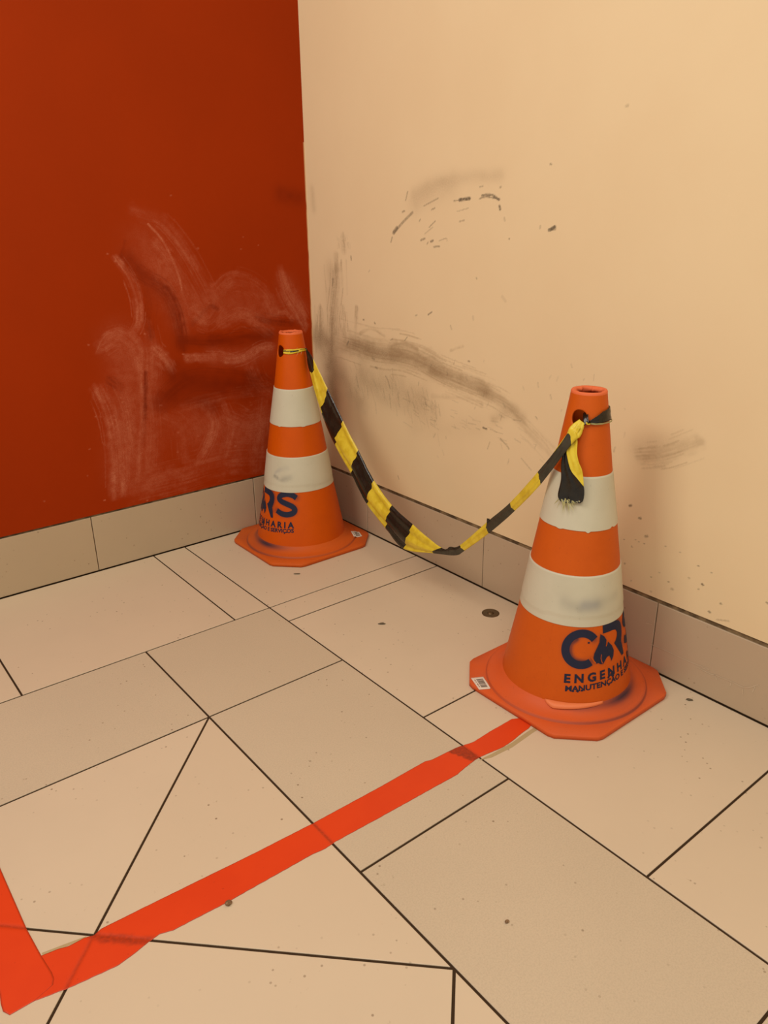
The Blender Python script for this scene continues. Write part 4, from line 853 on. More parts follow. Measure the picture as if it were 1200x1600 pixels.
def sleeve(name, z0, z1, seed, strokes, notch, lip):
    """one white band slipped over the body, slightly proud, with small nicks along its lower edge"""
    ts = np.concatenate([[0.0, 0.0], np.linspace(0.004, 1, 26), [1.0, 1.0]])
    aa = np.arange(0, 360, 2.0)
    A, T = np.meshgrid(aa, ts, indexing='ij')
    nick = np.zeros(len(aa))
    for c_, w_, d_ in notch:
        nick += d_ * np.exp(-(((aa - c_ + 180) % 360 - 180) / w_) ** 4)
    wav = 0.0012 * np.sin(np.radians(aa * 2 + seed * 50))
    lo = z0 + wav - nick
    Z = lo[:, None] + (z1 + 0.5 * wav[:, None] - lo[:, None]) * T
    off = np.full(T.shape, 0.0014)
    if lip:
        off += np.where(Z < z0 + 0.020, -0.0004, 0.0006)
    off[:, 0] = off[:, -1] = -0.0005
    P = sweep(A, Z, 0) + 0
    t = np.radians(A)
    P[..., 0] += off * np.cos(t)
    P[..., 1] += off * np.sin(t)
    us = ((aa + 180) % 360 - 180)
    order = np.argsort(us)
    zz = np.linspace(z0, z1, 40)
    pale, dark = brush(us[order] * DEG, zz, strokes)
    pa, dk = np.zeros(A.shape), np.zeros(A.shape)
    for k, i in enumerate(order):
        pa[i] = np.interp(Z[i], zz, pale[k])
        dk[i] = np.interp(Z[i], zz, dark[k])
    return grid_mesh(name, P, BAND, dict(pale=pa, dark=dk), close_u=True)


def foot_mesh(rot, mat):
    """octagonal rubber foot with its raised round collar, one moulding"""
    h, c = HALF, CUT
    o8 = [(h - c, -h), (h, -h + c), (h, h - c), (h - c, h), (-h + c, h), (-h, h - c), (-h, -h + c), (-h + c, -h)]
    bm = bmesh.new()
    lay = bm.verts.layers.float.new('spray_shade')
    bm.verts.layers.float.new('seam')
    inner = 0.1945
    NA = 96

    def ringv(r, z):
        return [bm.verts.new((r * math.cos(i * math.tau / NA), r * math.sin(i * math.tau / NA), z)) for i in range(NA)]

    def octv(k, z):
        out = []
        for i in range(NA):
            t = i * math.tau / NA
            d = (math.cos(t), math.sin(t))
            best = 1e9
            for a, b in zip(o8, o8[1:] + o8[:1]):
                nx, ny = b[1] - a[1], a[0] - b[0]
                L = math.hypot(nx, ny)
                den = (nx * d[0] + ny * d[1]) / L
                if den > 1e-6:
                    best = min(best, ((nx * a[0] + ny * a[1]) / L - k) / den)
            out.append(bm.verts.new((best * d[0], best * d[1], z)))
        return out
    rings = [octv(0.0, 0.0), octv(0.0, 0.0092), octv(0.0012, 0.0108), ringv(0.1985, 0.0111), ringv(0.1945, 0.0112)]
    for r, z in ((0.1935, 0.0158), (0.1925, 0.0164), (0.187, 0.0174), (0.181, 0.0188), (0.1755, 0.0208), (0.170, 0.0238), (0.165, 0.0275),
                 (0.1605, 0.0315), (0.157, 0.036), (0.152, 0.040)):
        rings.append(ringv(r, z))
    for a, b in zip(rings[:-1], rings[1:]):
        for i in range(NA):
            j = (i + 1) % NA
            bm.faces.new((a[i], a[j], b[j], b[i]))
    bm.faces.new(rings[0][::-1])
    for f in bm.faces:
        f.smooth = True
    for e in bm.edges:
        if len(e.link_faces) == 2 and e.calc_face_angle(0) > R(22):
            e.smooth = False
    for v in bm.verts:
        r = math.hypot(v.co.x, v.co.y)
        a = (math.degrees(math.atan2(v.co.y, v.co.x)) - rot + 180) % 360 - 180
        s = math.exp(-((a + 84) / 30) ** 2) * math.exp(-((r - 0.160) / 0.0085) ** 2)
        s += 0.45 * math.exp(-((a + 128) / 14) ** 2) * math.exp(-((r - 0.160) / 0.007) ** 2)  # shade under the lifted hem, painted into the foot's colour
        s += 0.34 * math.exp(-((a + 95) / 45) ** 2) * math.exp(-((r - 0.195) / 0.004) ** 2)
        s += 0.30 * math.exp(-((r - 0.1945) / 0.0015) ** 2)  # dark line in the step all round the collar
        s += 0.2 * math.exp(-((a + 90) / 30) ** 2) * math.exp(-((r - 0.178) / 0.012) ** 2)
        v[lay] = min(1.0, s)
    me = bpy.data.meshes.new('foot')
    bm.to_mesh(me)
    bm.free()
    me.materials.append(mat)
    return me


def rim_mesh(seed, jag, up):
    """torn top of the cone: a thick lip whose inner edge is ragged"""
    rg = np.random.default_rng(seed)
    na = 96
    a = np.linspace(0, math.tau, na, endpoint=False)
    j = np.array([sum(rg.normal() * 0 + math.sin(a_ * k + ph) / k ** 0.6 for k, ph in zip(ks, phs)) for ks, phs in [((3, 5, 8, 13, 21), rg.random(5) * 6)] for a_ in a])
    j = j / np.abs(j).max()
    upv = up * np.clip(j, -0.3, 1)
    prof = [(0.0388, 0.7285, 0, 0), (0.0390, 0.7355, 0, 0.3), (0.0372, 0.7385, 0, 0.8), (0.0340, 0.7380, 0.2, 1.0), (0.0300, 0.7365, 0.8, 1.0),
            (0.0280, 0.7335, 1.0, 0.8), (0.0290, 0.7290, 1.0, 0.2), (0.0335, 0.7260, 0.2, 0)]
    P = np.zeros((na, len(prof), 3))
    for k, (r, z, jr, jz) in enumerate(prof):
        rr = r + jag * j * jr
        P[:, k, 0] = rr * np.cos(a)
        P[:, k, 1] = rr * np.sin(a)
        P[:, k, 2] = z + upv * jz
    return grid_mesh('torn_rim', P, RIM, close_u=True)


FZ_R = [0.157, 0.1605, 0.165, 0.170, 0.1755, 0.181, 0.187, 0.1925, 0.1950, 0.2020, 0.26]
FZ_Z = [0.036, 0.0315, 0.0275, 0.0238, 0.0208, 0.0188, 0.0174, 0.0165, 0.0160, 0.0113, 0.0113]


def sticker(parent, quad):
    """paper label draped over the foot, with printed bars"""
    q = np.array(quad)

    def at(s, t, up):
        a = q[0] + (q[1] - q[0]) * s
        e = q[3] + (q[2] - q[3]) * s
        p = a + (e - a) * t
        return (p[0], p[1], float(np.interp(math.hypot(p[0], p[1]), FZ_R, FZ_Z)) + up)
    m = 12
    P = np.array([[at(i / m, j / m, 0.0006) for j in range(m + 1)] for i in range(m + 1)])
    me = grid_mesh('barcode_sticker', P, PAPER)
    o = obj('barcode_sticker', me, parent)
    o['label'] = 'small white paper barcode sticker on the foot'
    so_ = o.modifiers.new('paper', 'SOLIDIFY')
    so_.thickness = 0.0003
    bv, bf = [], []

    def bar(s0, s1, t0, t1):
        for i in range(6):
            a, e = s0 + (s1 - s0) * i / 6, s0 + (s1 - s0) * (i + 1) / 6
            k = len(bv)
            bv.extend([at(a, t0, 0.0010), at(e, t0, 0.0010), at(e, t1, 0.0010), at(a, t1, 0.0010)])
            bf.append((k, k + 1, k + 2, k + 3))
    t = 0.16
    rr = random.Random(5)
    while t < 0.84:
        w = rr.choice((0.02, 0.035, 0.055))
        bar(0.32, 0.86, t, t + w)
        t += w + rr.choice((0.018, 0.03))
    for t0, t1 in ((0.18, 0.30), (0.34, 0.42), (0.5, 0.66), (0.70, 0.80)):
        bar(0.16, 0.22, t0, t1)
    obj('barcode', mesh_from('barcode', bv, bf, BARS), o)


def make_cone(loc, rot, label, hole_a, hole_z, hole_r, body_m, foot_m, seed, smudge, notches, quad, near):
    t = thing('traffic_cone', label, 'traffic cone', (loc[0], loc[1], 0.0006), 'orange striped cones joined by the tape')
    obj('foot', foot_mesh(rot, foot_m), t)
    b = obj('cone_body', cone_body(seed, rot, hole_a, hole_z, hole_r, body_m), t)
    so = b.modifiers.new('wall_thickness', 'SOLIDIFY')
    so.thickness = 0.004
    so.offset = -1
    obj('torn_rim', rim_mesh(seed, 0.0055 if near else 0.0030, 0.0004 if near else 0.0022), t)
    obj('white_band', sleeve('white_band', 0.4405, 0.560, seed, [], notches[0], False), t)
    obj('white_band', sleeve('white_band', 0.2210, 0.3390, seed + 1, smudge, notches[1], True), t)
    parts = [wrap_faces(*ribbon_poly([(a, z) for a, z in ring_c()], 0.0185), rot),
             wrap_faces(*ribbon_poly(LETTER_S, 0.0185), rot)]
    V, F = join([parts[0], wrap_faces(*poly_faces(LETTER_R), rot), parts[1]])
    lg = obj('stencilled_letters', mesh_from('stencilled_letters', V, F, INK), t)
    lg['label'] = 'large navy stencilled letters CRS'
    V, F = join([wrap_faces(*poly_faces(FLAME), rot, 0.0009)])
    fe = obj('flame_emblem', mesh_from('flame_emblem', V, F, INK), t)
    slits = []
    for ln, w_ in (([(-100.6, 0.180), (-101.3, 0.174), (-102.6, 0.1685)], 0.0017), ([(-108.6, 0.152), (-109.0, 0.141), (-107.6, 0.1305)], 0.0015),
                   ([(-119.5, 0.150), (-117.6, 0.142), (-115.0, 0.1335)], 0.0026)):
        slits.append(wrap_faces(*ribbon_poly(ln, w_), rot, 0.0013))
    V, F = join(slits)
    obj('slit', mesh_from('slit', V, F, body_m), fe)
    dot = [(-122.2 + 1.3 * math.cos(k), 0.1836 + 0.0022 * math.sin(k)) for k in np.linspace(0, 5.5, 9)]
    V, F = join([wrap_faces(*poly_faces(dot), rot, 0.0009)])
    obj('paint_dot', mesh_from('paint_dot', V, F, INK), fe)
    blots = []
    rb = random.Random(9)
    for a_, z_, r_ in ((-97.5, 0.0965, 0.0048), (-95.6, 0.0925, 0.0030), (-101, 0.0925, 0.0036), (-99.5, 0.1035, 0.0020), (-135.5, 0.0690, 0.0030), (-131.5, 0.0695, 0.0034),
                       (-127.5, 0.0705, 0.0028), (-93.5, 0.0985, 0.0022), (-57, 0.0865, 0.0022), (-52, 0.086, 0.0020)):
        blots.append(wrap_faces(*poly_faces([(a_ + r_ / DEG * rb.uniform(0.6, 1.2) * math.cos(k), z_ + r_ * rb.uniform(0.6, 1.2) * math.sin(k))
                                             for k in np.linspace(0, 5.7, 11)]), rot, 0.0009))
    V, F = join([wrap_faces(*ENG, rot, 0.0008), wrap_faces(*MAN, rot, 0.0008)] + blots)
    obj('stencilled_words', mesh_from('stencilled_words', V, F, INK), t)
    sticker(t, quad)
    return t


C1, C2 = (-0.222, -0.2085), (-0.2065, -1.390)


def rel(c, pts):
    return [(x - c[0], y - c[1]) for x, y in pts]


cone_far = make_cone(C1, -90.0, 'orange and white cone pushed into the corner, its stencil showing only RS',
                     -177.0, 0.6795, 0.019, BODY_FAR, FOOT_FAR, 11,
                     [[[(-163 * DEG, 0.283), (-150 * DEG, 0.297), (-140 * DEG, 0.302)], 0.02, 0, 0.35],
                      [[(-166 * DEG, 0.272), (-155 * DEG, 0.262), (-140 * DEG, 0.262)], 0.012, 2, 0.9],
                      [[(-150 * DEG, 0.266), (-136 * DEG, 0.272)], 0.022, 3, 0.4]],
                     ([(-105, 5, 0.002), (-160, 3, 0.002)], []),
                     rel(C1, [(-0.073, -0.304), (-0.041, -0.311), (-0.057, -0.352), (-0.090, -0.346)]), False)
cone_near = make_cone(C2, 0.0, 'orange and white cone against the cream wall, standing on the end of the red tape',
                      -165.0, 0.6835, 0.0185, BODY_NEAR, FOOT_NEAR, 23,
                      [[[(-150 * DEG, 0.275), (-130 * DEG, 0.268), (-112 * DEG, 0.272)], 0.04, 3, 0.35],
                       [[(-128 * DEG, 0.272), (-116 * DEG, 0.272)], 0.03, 1, 0.55],
                       [[(-112 * DEG, 0.272), (-85 * DEG, 0.280)], 0.03, 3, 0.25],
                       [[(-136 * DEG, 0.266), (-133 * DEG, 0.262)], 0.014, 3, 0.3]],
                      ([(-128, 2.4, 0.0035), (-85, 3, -0.003), (-170, 4, 0.002)], []),
                      rel(C2, [(-0.394, -1.247), (-0.366, -1.263), (-0.390, -1.311), (-0.414, -1.296)]), True)

# sleeve seam and lifted hem on the near cone's body
aa = np.linspace(-158, -108, 26)
tq = np.linspace(0, 1, 26)
w = np.where(tq < 0.14, tq / 0.14, (1 - tq) / 0.86)
top = sweep(aa, np.full(26, 0.0400), 0.0008)
bot = sweep(aa, 0.0330 - 0.0045 * w, 0.0012) 
bot[:, :2] *= (1 + 0.075 * w)[:, None]
P = np.stack([top, top * 0.45 + bot * 0.55, bot], 1)
hem = obj('lifted_hem', grid_mesh('lifted_hem', P, LIP), cone_near)
so = hem.modifiers.new('thick', 'SOLIDIFY')
so.thickness = 0.0015
aa = np.linspace(-161.5, -159, 3)
zz = np.linspace(0.036, 0.215, 14)
A, Z = np.meshgrid(aa, zz, indexing='ij')
off = np.array([0.0, 0.0009, 0.0])[:, None] + 0 * Z
Pq = np.stack([(rad(Z) + off) * np.cos(np.radians(A)), (rad(Z) + off) * np.sin(np.radians(A)), Z], -1)
obj('body_seam', grid_mesh('body_seam', Pq, BODY_NEAR, dict(spray_shade=0 * Z, seam=0 * Z)), cone_near)

# ------------------------------------------------------------------ barrier tape slung between the cones
bt = thing('barrier_tape', 'yellow and black striped plastic tape slung between the two cones', 'barrier tape', (-0.195, -0.25, 0.0))
BT = Vector(bt.location)
tn = np.array(TN)


def bt_obj(name, me, mats=None):
    o = obj(name, me, bt)
    o.matrix_parent_inverse = Matrix.Translation(-BT)
    return o


NS, NC = 9, 13
rows = np.array(TAPE)                                  # sections at the print boundaries, 3 points each
dense = np.stack([spline(rows[:, k], NS) for k in range(3)], 1)
tt = np.linspace(0, 1, NC)
# quadratic across each section through edge, middle, edge
P = (dense[:, 0, None] * ((1 - tt) * (1 - 2 * tt))[None, :, None] + dense[:, 1, None] * (4 * tt * (1 - tt))[None, :, None]
     + dense[:, 2, None] * (tt * (2 * tt - 1))[None, :, None])
nl = len(P)
wid = np.linalg.norm(dense[:, 0] - dense[:, 2], axis=1)
s = np.linspace(0, len(rows) - 1, nl)
fold = (0.40 * np.sin(tt[None] * 15 + 0.5 * np.sin(s[:, None] * 1.2)) + 0.30 * np.sin(tt[None] * 26 + s[:, None] * 0.7)
        + 0.8 * np.cos((tt[None] - 0.5) * 5.0)) * 0.080 * wid[:, None]
fold += 0.0015 * (vnoise(s[:, None] * 5 + 0 * tt[None], tt[None] * 5 + 0 * s[:, None]) - 0.5)
fold[s > 8.0] *= 0.8
P = P + fold[..., None] * tn
me = grid_mesh('tape_span', P, YEL)
me.materials.append(BLK)
me.materials.append(GRY)
mi = []
for i in range(nl - 1):
    k = int(min(i // NS, len(rows) - 2))
    for j in range(NC - 1):
        m = 0
        if 'KYKYKYKYGGYGYGYY'[k] != 'Y':
            m = 1
        if k == 0 and tt[j] > 0.75:
            m = 1
        if k >= 8 and m == 1:
            m = 2
        if k in (8, 9) and tt[j] > 0.66:
            m = 1
        if k in (11, 13) and tt[j] > 0.84:
            m = 1
        if k == 13 and i > nl - 1 - 3 * NS + 4 and tt[j] > 0.8:
            m = 0
        mi.append(m)
me.polygons.foreach_set('material_index', mi)
sp = bt_obj('tape_span', me)
so = sp.modifiers.new('film', 'SOLIDIFY')
so.thickness = 0.0004
# upturned nick where a black block starts on the climbing side
nk = np.array(TAPE[11][2])
d = np.array(TAPE[12][2]) - nk
d /= np.linalg.norm(d)
up = np.array((0, 0, 1.0))
vv = [nk - d * 0.002 - up * 0.004, nk + d * 0.001 + up * 0.009 + tn * 0.002, nk + d * 0.012 + up * 0.003, nk + d * 0.014 - up * 0.004]
bt_obj('curled_edge', mesh_from('curled_edge', vv + [v + tn * 0.001 for v in vv], [(0, 1, 2, 3), (7, 6, 5, 4), (0, 4, 5, 1), (1, 5, 6, 2), (2, 6, 7, 3), (3, 7, 4, 0)], BLK))


def strip(name, secs, mat, n_c=9, crease=0.0016, nrm=None, seed=0):
    q = np.array(secs)
    a, b = spline(q[:, 0], 7), spline(q[:, 1], 7)
    t = np.linspace(0, 1, n_c)
    Pp = a[:, None] * (1 - t)[None, :, None] + b[:, None] * t[None, :, None]
    ss = np.linspace(0, len(q), len(a))
    w_ = np.minimum(1, np.linalg.norm(a - b, axis=1) / 0.02)
    f_ = (np.sin(t[None] * 13 + seed + 0.6 * np.sin(ss[:, None])) + 0.6 * np.sin(t[None] * 24 + ss[:, None] * 1.3)) * crease * w_[:, None]
    Pp = Pp + f_[..., None] * np.array(nrm)
    o = bt_obj(name, grid_mesh(name, Pp, mat))
    m_ = o.modifiers.new('film', 'SOLIDIFY')
    m_.thickness = 0.0004
    return o


vd = (-0.75, -0.62, 0.15)
strip('hanging_tail', TAIL_K, BLK, 11, 0.0016, vd, 1.0)['label'] = 'dark end of the tape hanging from the knot'
strip('hanging_tail', TAIL_Y, YEL, 9, 0.0016, vd, 2.0)['label'] = 'yellow edge of the hanging end'
# frayed threads at the torn end
V, F = [], []
for k, (a, b) in enumerate(FR):
    a, b = np.array(a), np.array(b)
    for i_ in range(3):
        dx = rng.normal(size=3) * 0.002
        k0 = len(V)
        side = np.array((0.62, -0.75, 0)) * (0.0016 if i_ == 0 else 0.0007)
        V += [a + dx - side, a + dx + side, (a + b) / 2 + dx * 1.5 + side * 0.8, b + dx * 2.2, (a + b) / 2 + dx * 1.5 - side * 0.8]
        F += [(k0, k0 + 1, k0 + 2, k0 + 4), (k0 + 4, k0 + 2, k0 + 3)]
fr = bt_obj('frayed_threads', mesh_from('frayed_threads', V, F, FRAY))
fr['kind'] = 'stuff'


def loop(name, c, a0, a1, zc, zh, mat, off=0.0022, n_a=40, n_c=7, streak=None):
    """a strip of film wrapped round a cone between two angles"""
    t = np.linspace(0, 1, n_a)
    an = a0 + (a1 - a0) * t
    v = np.linspace(-1, 1, n_c)
    zc_ = np.interp(t, *zc)
    zh_ = np.interp(t, *zh)
    Z = zc_[:, None] + zh_[:, None] * v[None]
    o_ = off + 0.0007 * np.sin(v[None] * 6 + t[:, None] * 9) + 0.0006 * vnoise(t[:, None] * 20 + 0 * v[None], v[None] * 3 + 0 * t[:, None])
    A = np.radians(an)[:, None] + 0 * Z
    rr = rad(Z) + o_
    Pp = np.stack([c[0] + rr * np.cos(A), c[1] + rr * np.sin(A), Z], -1)
    me = grid_mesh(name, Pp, mat)
    if streak:
        me.materials.append(BLK)
        mi = []
        for i in range(n_a - 1):
            for j in range(n_c - 1):
                mi.append(1 if streak(t[i], (v[j] + v[j + 1]) / 2) else 0)
        me.polygons.foreach_set('material_index', mi)
    o = bt_obj(name, me)
    m_ = o.modifiers.new('film', 'SOLIDIFY')
    m_.thickness = 0.0004
    return o


loop('tied_loop', C1, -156, -46, ([0, 0.35, 0.7, 1], [0.6805, 0.6815, 0.6835, 0.682]), ([0, 0.2, 0.5, 0.85, 1], [0.0055, 0.0078, 0.0066, 0.0038, 0.003]), YEL,
     streak=lambda t, v: (abs(v - 0.1 + 0.5 * (t - 0.3)) < 0.30 and t < 0.55) or (abs(v) < 0.35 and t > 0.88) or (t > 0.6 and t < 0.8 and abs(v - 0.5) < 0.2))
loop('tied_loop', C2, -138, -8, ([0, 0.12, 0.28, 0.5, 0.75, 1], [0.6785, 0.683, 0.6880, 0.690, 0.688, 0.685]), ([0, 0.12, 0.28, 0.5, 0.8, 1], [0.0022, 0.0065, 0.0118, 0.0135, 0.014, 0.014]), BLK, off=0.0035,
     streak=None)
# thin pale lower edge of that loop
loop('tied_loop', C2, -138, -30, ([0, 0.15, 0.5, 0.75, 1], [0.6765, 0.6750, 0.6745, 0.6735, 0.671]), ([0, 1], [0.0012, 0.0016]), FRAY, off=0.0050)


def knot(name, centre, r, seed, mats):
    """a pulled knot: a short lumpy coil of film"""
    rg = np.random.default_rng(seed)
    t = np.linspace(0, 1, 42)
    ang = t * math.tau * 2.2
    e1, e2, e3 = np.array((0.78, -0.62, 0)), np.array((0, 0, 1.0)), np.array((-0.62, -0.78, 0))
    cen = centre + np.outer(np.cos(ang), e1) * r + np.outer(np.sin(ang), e2) * r * 0.8 + np.outer((t - 0.5), e3) * r * 1.6
    wv = r * (0.55 + 0.25 * np.sin(t * 17 + seed))
    v = np.linspace(0, math.tau, 9)[:-1]
    tan = np.gradient(cen, axis=0)
    tan /= np.linalg.norm(tan, axis=1)[:, None]
    b1 = np.cross(tan, e3)
    b1 /= np.linalg.norm(b1, axis=1)[:, None]
    b2 = np.cross(tan, b1)
    Pp = cen[:, None] + wv[:, None, None] * (b1[:, None] * np.cos(v)[None, :, None] * 0.55 + b2[:, None] * np.sin(v)[None, :, None])
    Pp = np.concatenate([Pp, Pp[:, :1]], 1)
    me = grid_mesh(name, Pp, mats[0])
    me.materials.append(mats[1])
    mi = []
    for i in range(41):
        for j in range(8):
            mi.append(1 if (i // 9) % 2 else 0)
    me.polygons.foreach_set('material_index', mi)
    return bt_obj(name, me)


kp = np.array((C2[0], C2[1], 0)) + sweep(-139.5, 0.6785, 0.006)
knot('knot', kp, 0.0042, 2, (BLK, YEL))
kp = np.array((C1[0], C1[1], 0)) + sweep(-58, 0.683, 0.005)
knot('knot', kp, 0.0030, 5, (BLK, YEL))
# the part of the tape that dives from the knot into the tie hole of the near cone
q = [sweep(-144, 0.676, 0.010), sweep(-147, 0.688, 0.004), sweep(-149, 0.694, -0.006), sweep(-152, 0.696, -0.018)]
cc = np.array((C2[0], C2[1], 0))
secs = [[tuple(cc + p + np.array((0, 0, 0.004)) + np.array((0.003, -0.004, 0))), tuple(cc + p - np.array((0, 0, 0.004)) - np.array((0.003, -0.004, 0)))] for p in q]
strip('hole_strand', secs, BLK, 6, 0.0006, vd, 0.3)
# loose pale threads on the far loop
V, F = [], []
for a, z, da, dz in ((-104, 0.687, 5, 0.009), (-96, 0.680, -14, -0.017), (-90, 0.686, 6, 0.006), (-84, 0.678, -7, -0.010)):
    p0 = np.array((C1[0], C1[1], 0)) + sweep(a, z, 0.004)
    p1 = np.array((C1[0], C1[1], 0)) + sweep(a + da, z + dz, 0.007)
    e = np.array((0.0005, -0.0003, 0.0003))
    k0 = len(V)
    V += [p0 - e, p0 + e, p1]
    F.append((k0, k0 + 1, k0 + 2))
fr = bt_obj('frayed_threads', mesh_from('frayed_threads', V, F, FRAY))
fr['kind'] = 'stuff'

# ------------------------------------------------------------------ red adhesive tape on the floor
JOINTS = [((XB, -4), (XB, 0)), ((XA, -4), (XA, 0)), ((-1.95, -1.94), (XB, YC)), ((-1.75, -1.009), (XB, -1.792))]


def seg_d(X, Y, a, b):
    ex, ey = b[0] - a[0], b[1] - a[1]
    t = np.clip(((X - a[0]) * ex + (Y - a[1]) * ey) / (ex * ex + ey * ey), 0, 1)
    return np.hypot(X - a[0] - ex * t, Y - a[1] - ey * t)


def tape_grid(name, P2, z, thick, extra=None):
    X, Y = P2[..., 0], P2[..., 1]
    dip = np.zeros(X.shape)
    wear = np.zeros(X.shape)
    for k, (a, b) in enumerate(JOINTS):
        dd = seg_d(X, Y, a, b)
        dip = np.maximum(dip, np.exp(-(dd / 0.0026) ** 2))
        wear = np.maximum(wear, (0.75, 0.55, 0.55, 0.65)[k] * np.exp(-(dd / 0.0032) ** 2))
    wear[:, 0] = wear[:, -1] = np.maximum(wear[:, 0], 0.6)  # adds a thin darker line along both long edges
    if extra is not None:
        wear = np.maximum(wear, extra(X, Y))
    Z = z - 0.0011 * dip
    top = np.stack([X, Y, Z + thick], -1)
    me = grid_mesh(name, top, REDT, dict(wear=np.clip(wear, 0, 1)), smooth=False)
    bm = bmesh.new()
    bm.from_mesh(me)
    ed = [e for e in bm.edges if e.is_boundary]
    r_ = bmesh.ops.extrude_edge_only(bm, edges=ed)
    for v in r_['geom']:
        if isinstance(v, bmesh.types.BMVert):
            v.co.z = v.co.z - thick
    bmesh.ops.recalc_face_normals(bm, faces=bm.faces)
    bm.to_mesh(me)
    bm.free()
    return me


TOP = [(-1.512, -1.350), (-1.464, -1.3595), (-1.440, -1.3635), (-1.425, -1.3695), (-1.400, -1.3700), (-1.386, -1.3745), (-1.371, -1.3705), (-1.30, -1.3750),
       (-1.087, -1.3900), (-0.966, -1.3960), (-0.80, -1.3990), (-0.679, -1.3985), (-0.668, -1.4035), (-0.60, -1.4080), (-0.582, -1.4110), (-0.560, -1.4170),
       (-0.550, -1.4180), (-0.500, -1.4155), (-0.427, -1.4155), (-0.400, -1.4300), (-0.360, -1.4400)]
BOT = [(-1.512, -1.4300), (-1.498, -1.4315), (-1.446, -1.4440), (-1.374, -1.4545), (-1.345, -1.4500), (-1.318, -1.4440), (-1.30, -1.4420), (-1.28, -1.4490), (-1.189, -1.4555), (-1.008, -1.4600),
       (-0.985, -1.4640), (-0.960, -1.4620), (-0.847, -1.4665), (-0.655, -1.4725), (-0.643, -1.4700), (-0.600, -1.4640), (-0.580, -1.4630), (-0.520, -1.4720),
       (-0.485, -1.4710), (-0.450, -1.4655), (-0.424, -1.4640), (-0.400, -1.4560), (-0.360, -1.4560)]
xs = np.arange(-1.512, -0.3601, 0.0022)
ty = np.interp(xs, *zip(*TOP)) + 0.0004 * (vnoise(xs * 120, xs * 0) - 0.5)
by = np.interp(xs, *zip(*BOT)) + 0.0008 * (vnoise(xs * 150, xs * 0 + 5) - 0.5)
vv = np.concatenate([[0, 0.022], np.linspace(0.06, 0.94, 22), [0.978, 1]])
G = np.stack([xs[:, None] + 0 * vv[None], by[:, None] + (ty - by)[:, None] * vv[None]], -1)


def seam_wear(X, Y):
    """tape worn through beside the joint near the cone, and rucked where it crosses the diagonal joint"""
    rag = 0.006 * (vnoise(Y * 160, X * 40) - 0.5)
    a = sstep(-0.612, -0.606, X + rag + 0.35 * (Y + 1.44)) * sstep(-0.578, -0.5805, X)
    dd = seg_d(X, Y, (-1.386, -1.378), (-1.30, -1.4625))
    b = 0.75 * sstep(0.013, 0.003, dd + rag)
    return np.maximum(0.95 * a, b)


ft = obj('floor_tape', tape_grid('floor_tape', G, 0.0001, 0.0004, seam_wear))
tag(ft, 'long red adhesive tape strip across the floor, running to the foot of the near cone', 'floor tape', 'red tape strips on the floor')
gl = [(-0.590, -1.4685), (-0.55, -1.4720), (-0.49, -1.4740), (-0.44, -1.4700), (-0.40, -1.4690), (-0.39, -1.4790), (-0.43, -1.4800), (-0.50, -1.4850), (-0.56, -1.4800)]
gr = obj('glue_residue', slab_mesh('glue_residue', ccw(gl), -0.0003, 0.00015, 0.00005, GLUE), ft)
gl = [(-1.462, -1.3545), (-1.43, -1.3610), (-1.395, -1.3690), (-1.400, -1.3720), (-1.44, -1.3655), (-1.462, -1.3600)]
gr = obj('glue_residue', slab_mesh('glue_residue', ccw(gl), -0.0003, 0.00015, 0.00005, GLUE), ft)

# the second strip comes from the left and lies over the first one's end
ys = np.concatenate([np.arange(-0.80, -1.405, -0.004), np.arange(-1.405, -1.4325, -0.0015)])
left = np.interp(-ys, [0.80, 1.386, 1.405, 1.42, 1.4325], [-1.534, -1.533, -1.536, -1.5365, -1.530])
right = np.interp(-ys, [0.80, 1.128, 1.293, 1.360, 1.400, 1.413, 1.423, 1.4325], [-1.4695, -1.4690, -1.4680, -1.4640, -1.4600, -1.4605, -1.4650, -1.4980])
vv = np.linspace(0, 1, 22)
G = np.stack([left[:, None] + (right - left)[:, None] * vv[None], ys[:, None] + 0 * vv[None]], -1)
fb = obj('floor_tape', tape_grid('floor_tape', G, 0.0006, 0.0004, None))
tag(fb, 'short red tape strip at lower left, its rounded end over the long strip', 'floor tape', 'red tape strips on the floor')

# ------------------------------------------------------------------ metal socket sunk in the floor
cap = thing('floor_socket', 'small round dull metal socket in the floor tile beside the near cone', 'floor socket', (-0.0985, -1.030, 0.0))


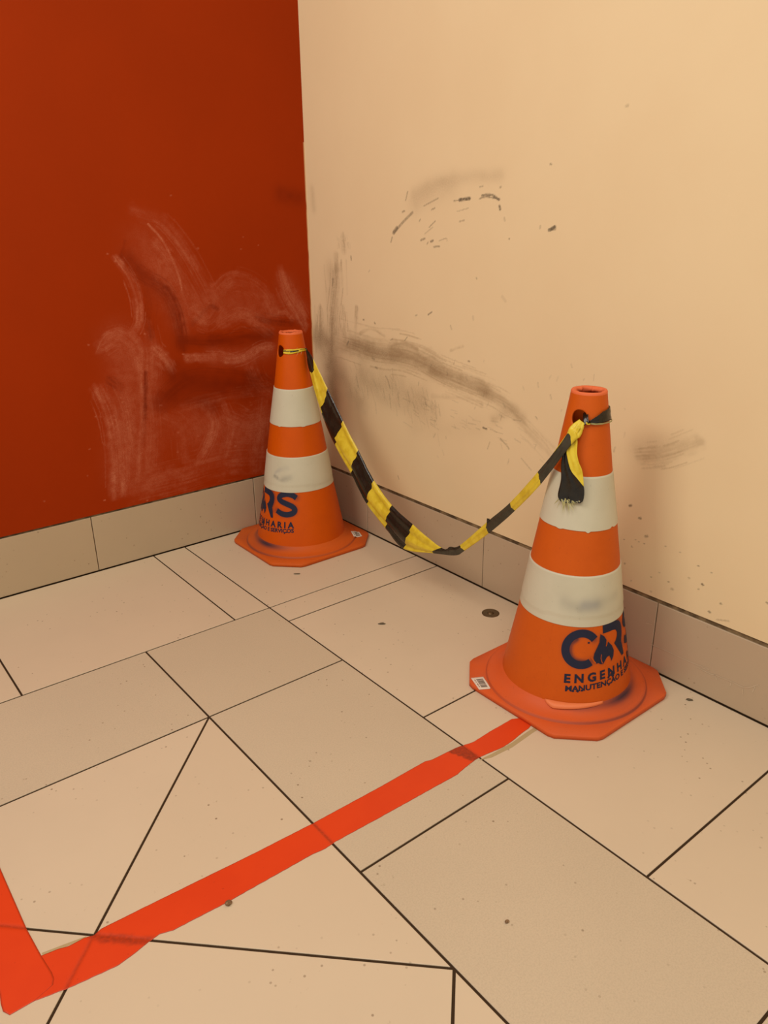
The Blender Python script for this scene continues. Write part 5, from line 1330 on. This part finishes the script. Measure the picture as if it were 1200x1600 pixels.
def lathe(name, prof, mat, n_a=36):
    a = np.linspace(0, math.tau, n_a, endpoint=False)
    Pp = np.array([[(r * math.cos(t), r * math.sin(t), z) for r, z in prof] for t in a])
    return grid_mesh(name, Pp, mat, close_u=True)


obj('rim', lathe('rim', [(0.0255, -0.001), (0.0255, 0.0008), (0.0245, 0.0014), (0.0225, 0.0014), (0.0215, 0.0006)], METAL), cap)
obj('bowl', lathe('bowl', [(0.0220, 0.0009), (0.0190, 0.0003), (0.0120, 0.0002), (0.0003, 0.0002)], DARKHOLE), cap)
obj('pin', lathe('pin', [(0.0095, 0.0001), (0.0088, 0.0022), (0.0062, 0.0034), (0.0003, 0.0036)], METAL), cap)

# ------------------------------------------------------------------ bits of grit on the floor
def crumb(loc, size, flat, seed, label, mat, rz=0.0):
    rg = np.random.default_rng(seed)
    bm = bmesh.new()
    bmesh.ops.create_icosphere(bm, subdivisions=2, radius=1.0)
    for v in bm.verts:
        v.co *= 1 + rg.normal() * 0.10
        v.co.x *= size[0]
        v.co.y *= size[1]
        v.co.z = (v.co.z + 0.8) * flat
        v.co.z = max(v.co.z, -0.0002)
    for f in bm.faces:
        f.smooth = True
    me = bpy.data.meshes.new('grit_crumb')
    bm.to_mesh(me)
    bm.free()
    o = obj('grit_crumb', me, None, mat, (loc[0], loc[1], 0.0002))
    o.rotation_euler.z = rz
    tag(o, label, 'crumb', 'bits of grit on the floor')


crumb((-1.184, -1.4605), (0.0062, 0.0055), 0.0035, 1, 'round brown lump of grit at the lower edge of the long red tape', CRUMB)
crumb((-0.841, -1.786), (0.0042, 0.0034), 0.0014, 2, 'small brown speck on the large grained tile at the bottom', CRUMB)
crumb((-0.383, -0.876), (0.0105, 0.0045), 0.0016, 3, 'dark flat flake on the tile between the two cones', CRUMB_D, R(-38))
crumb((-0.043, -1.635), (0.0085, 0.0040), 0.0016, 4, 'dark lozenge flake beside the cream wall skirting, right of the near cone', CRUMB_D, R(-55))
crumb((-0.393, -0.442), (0.0110, 0.0035), 0.0010, 6, 'thin dark flake just in front of the far cone', CRUMB_D, R(-38))
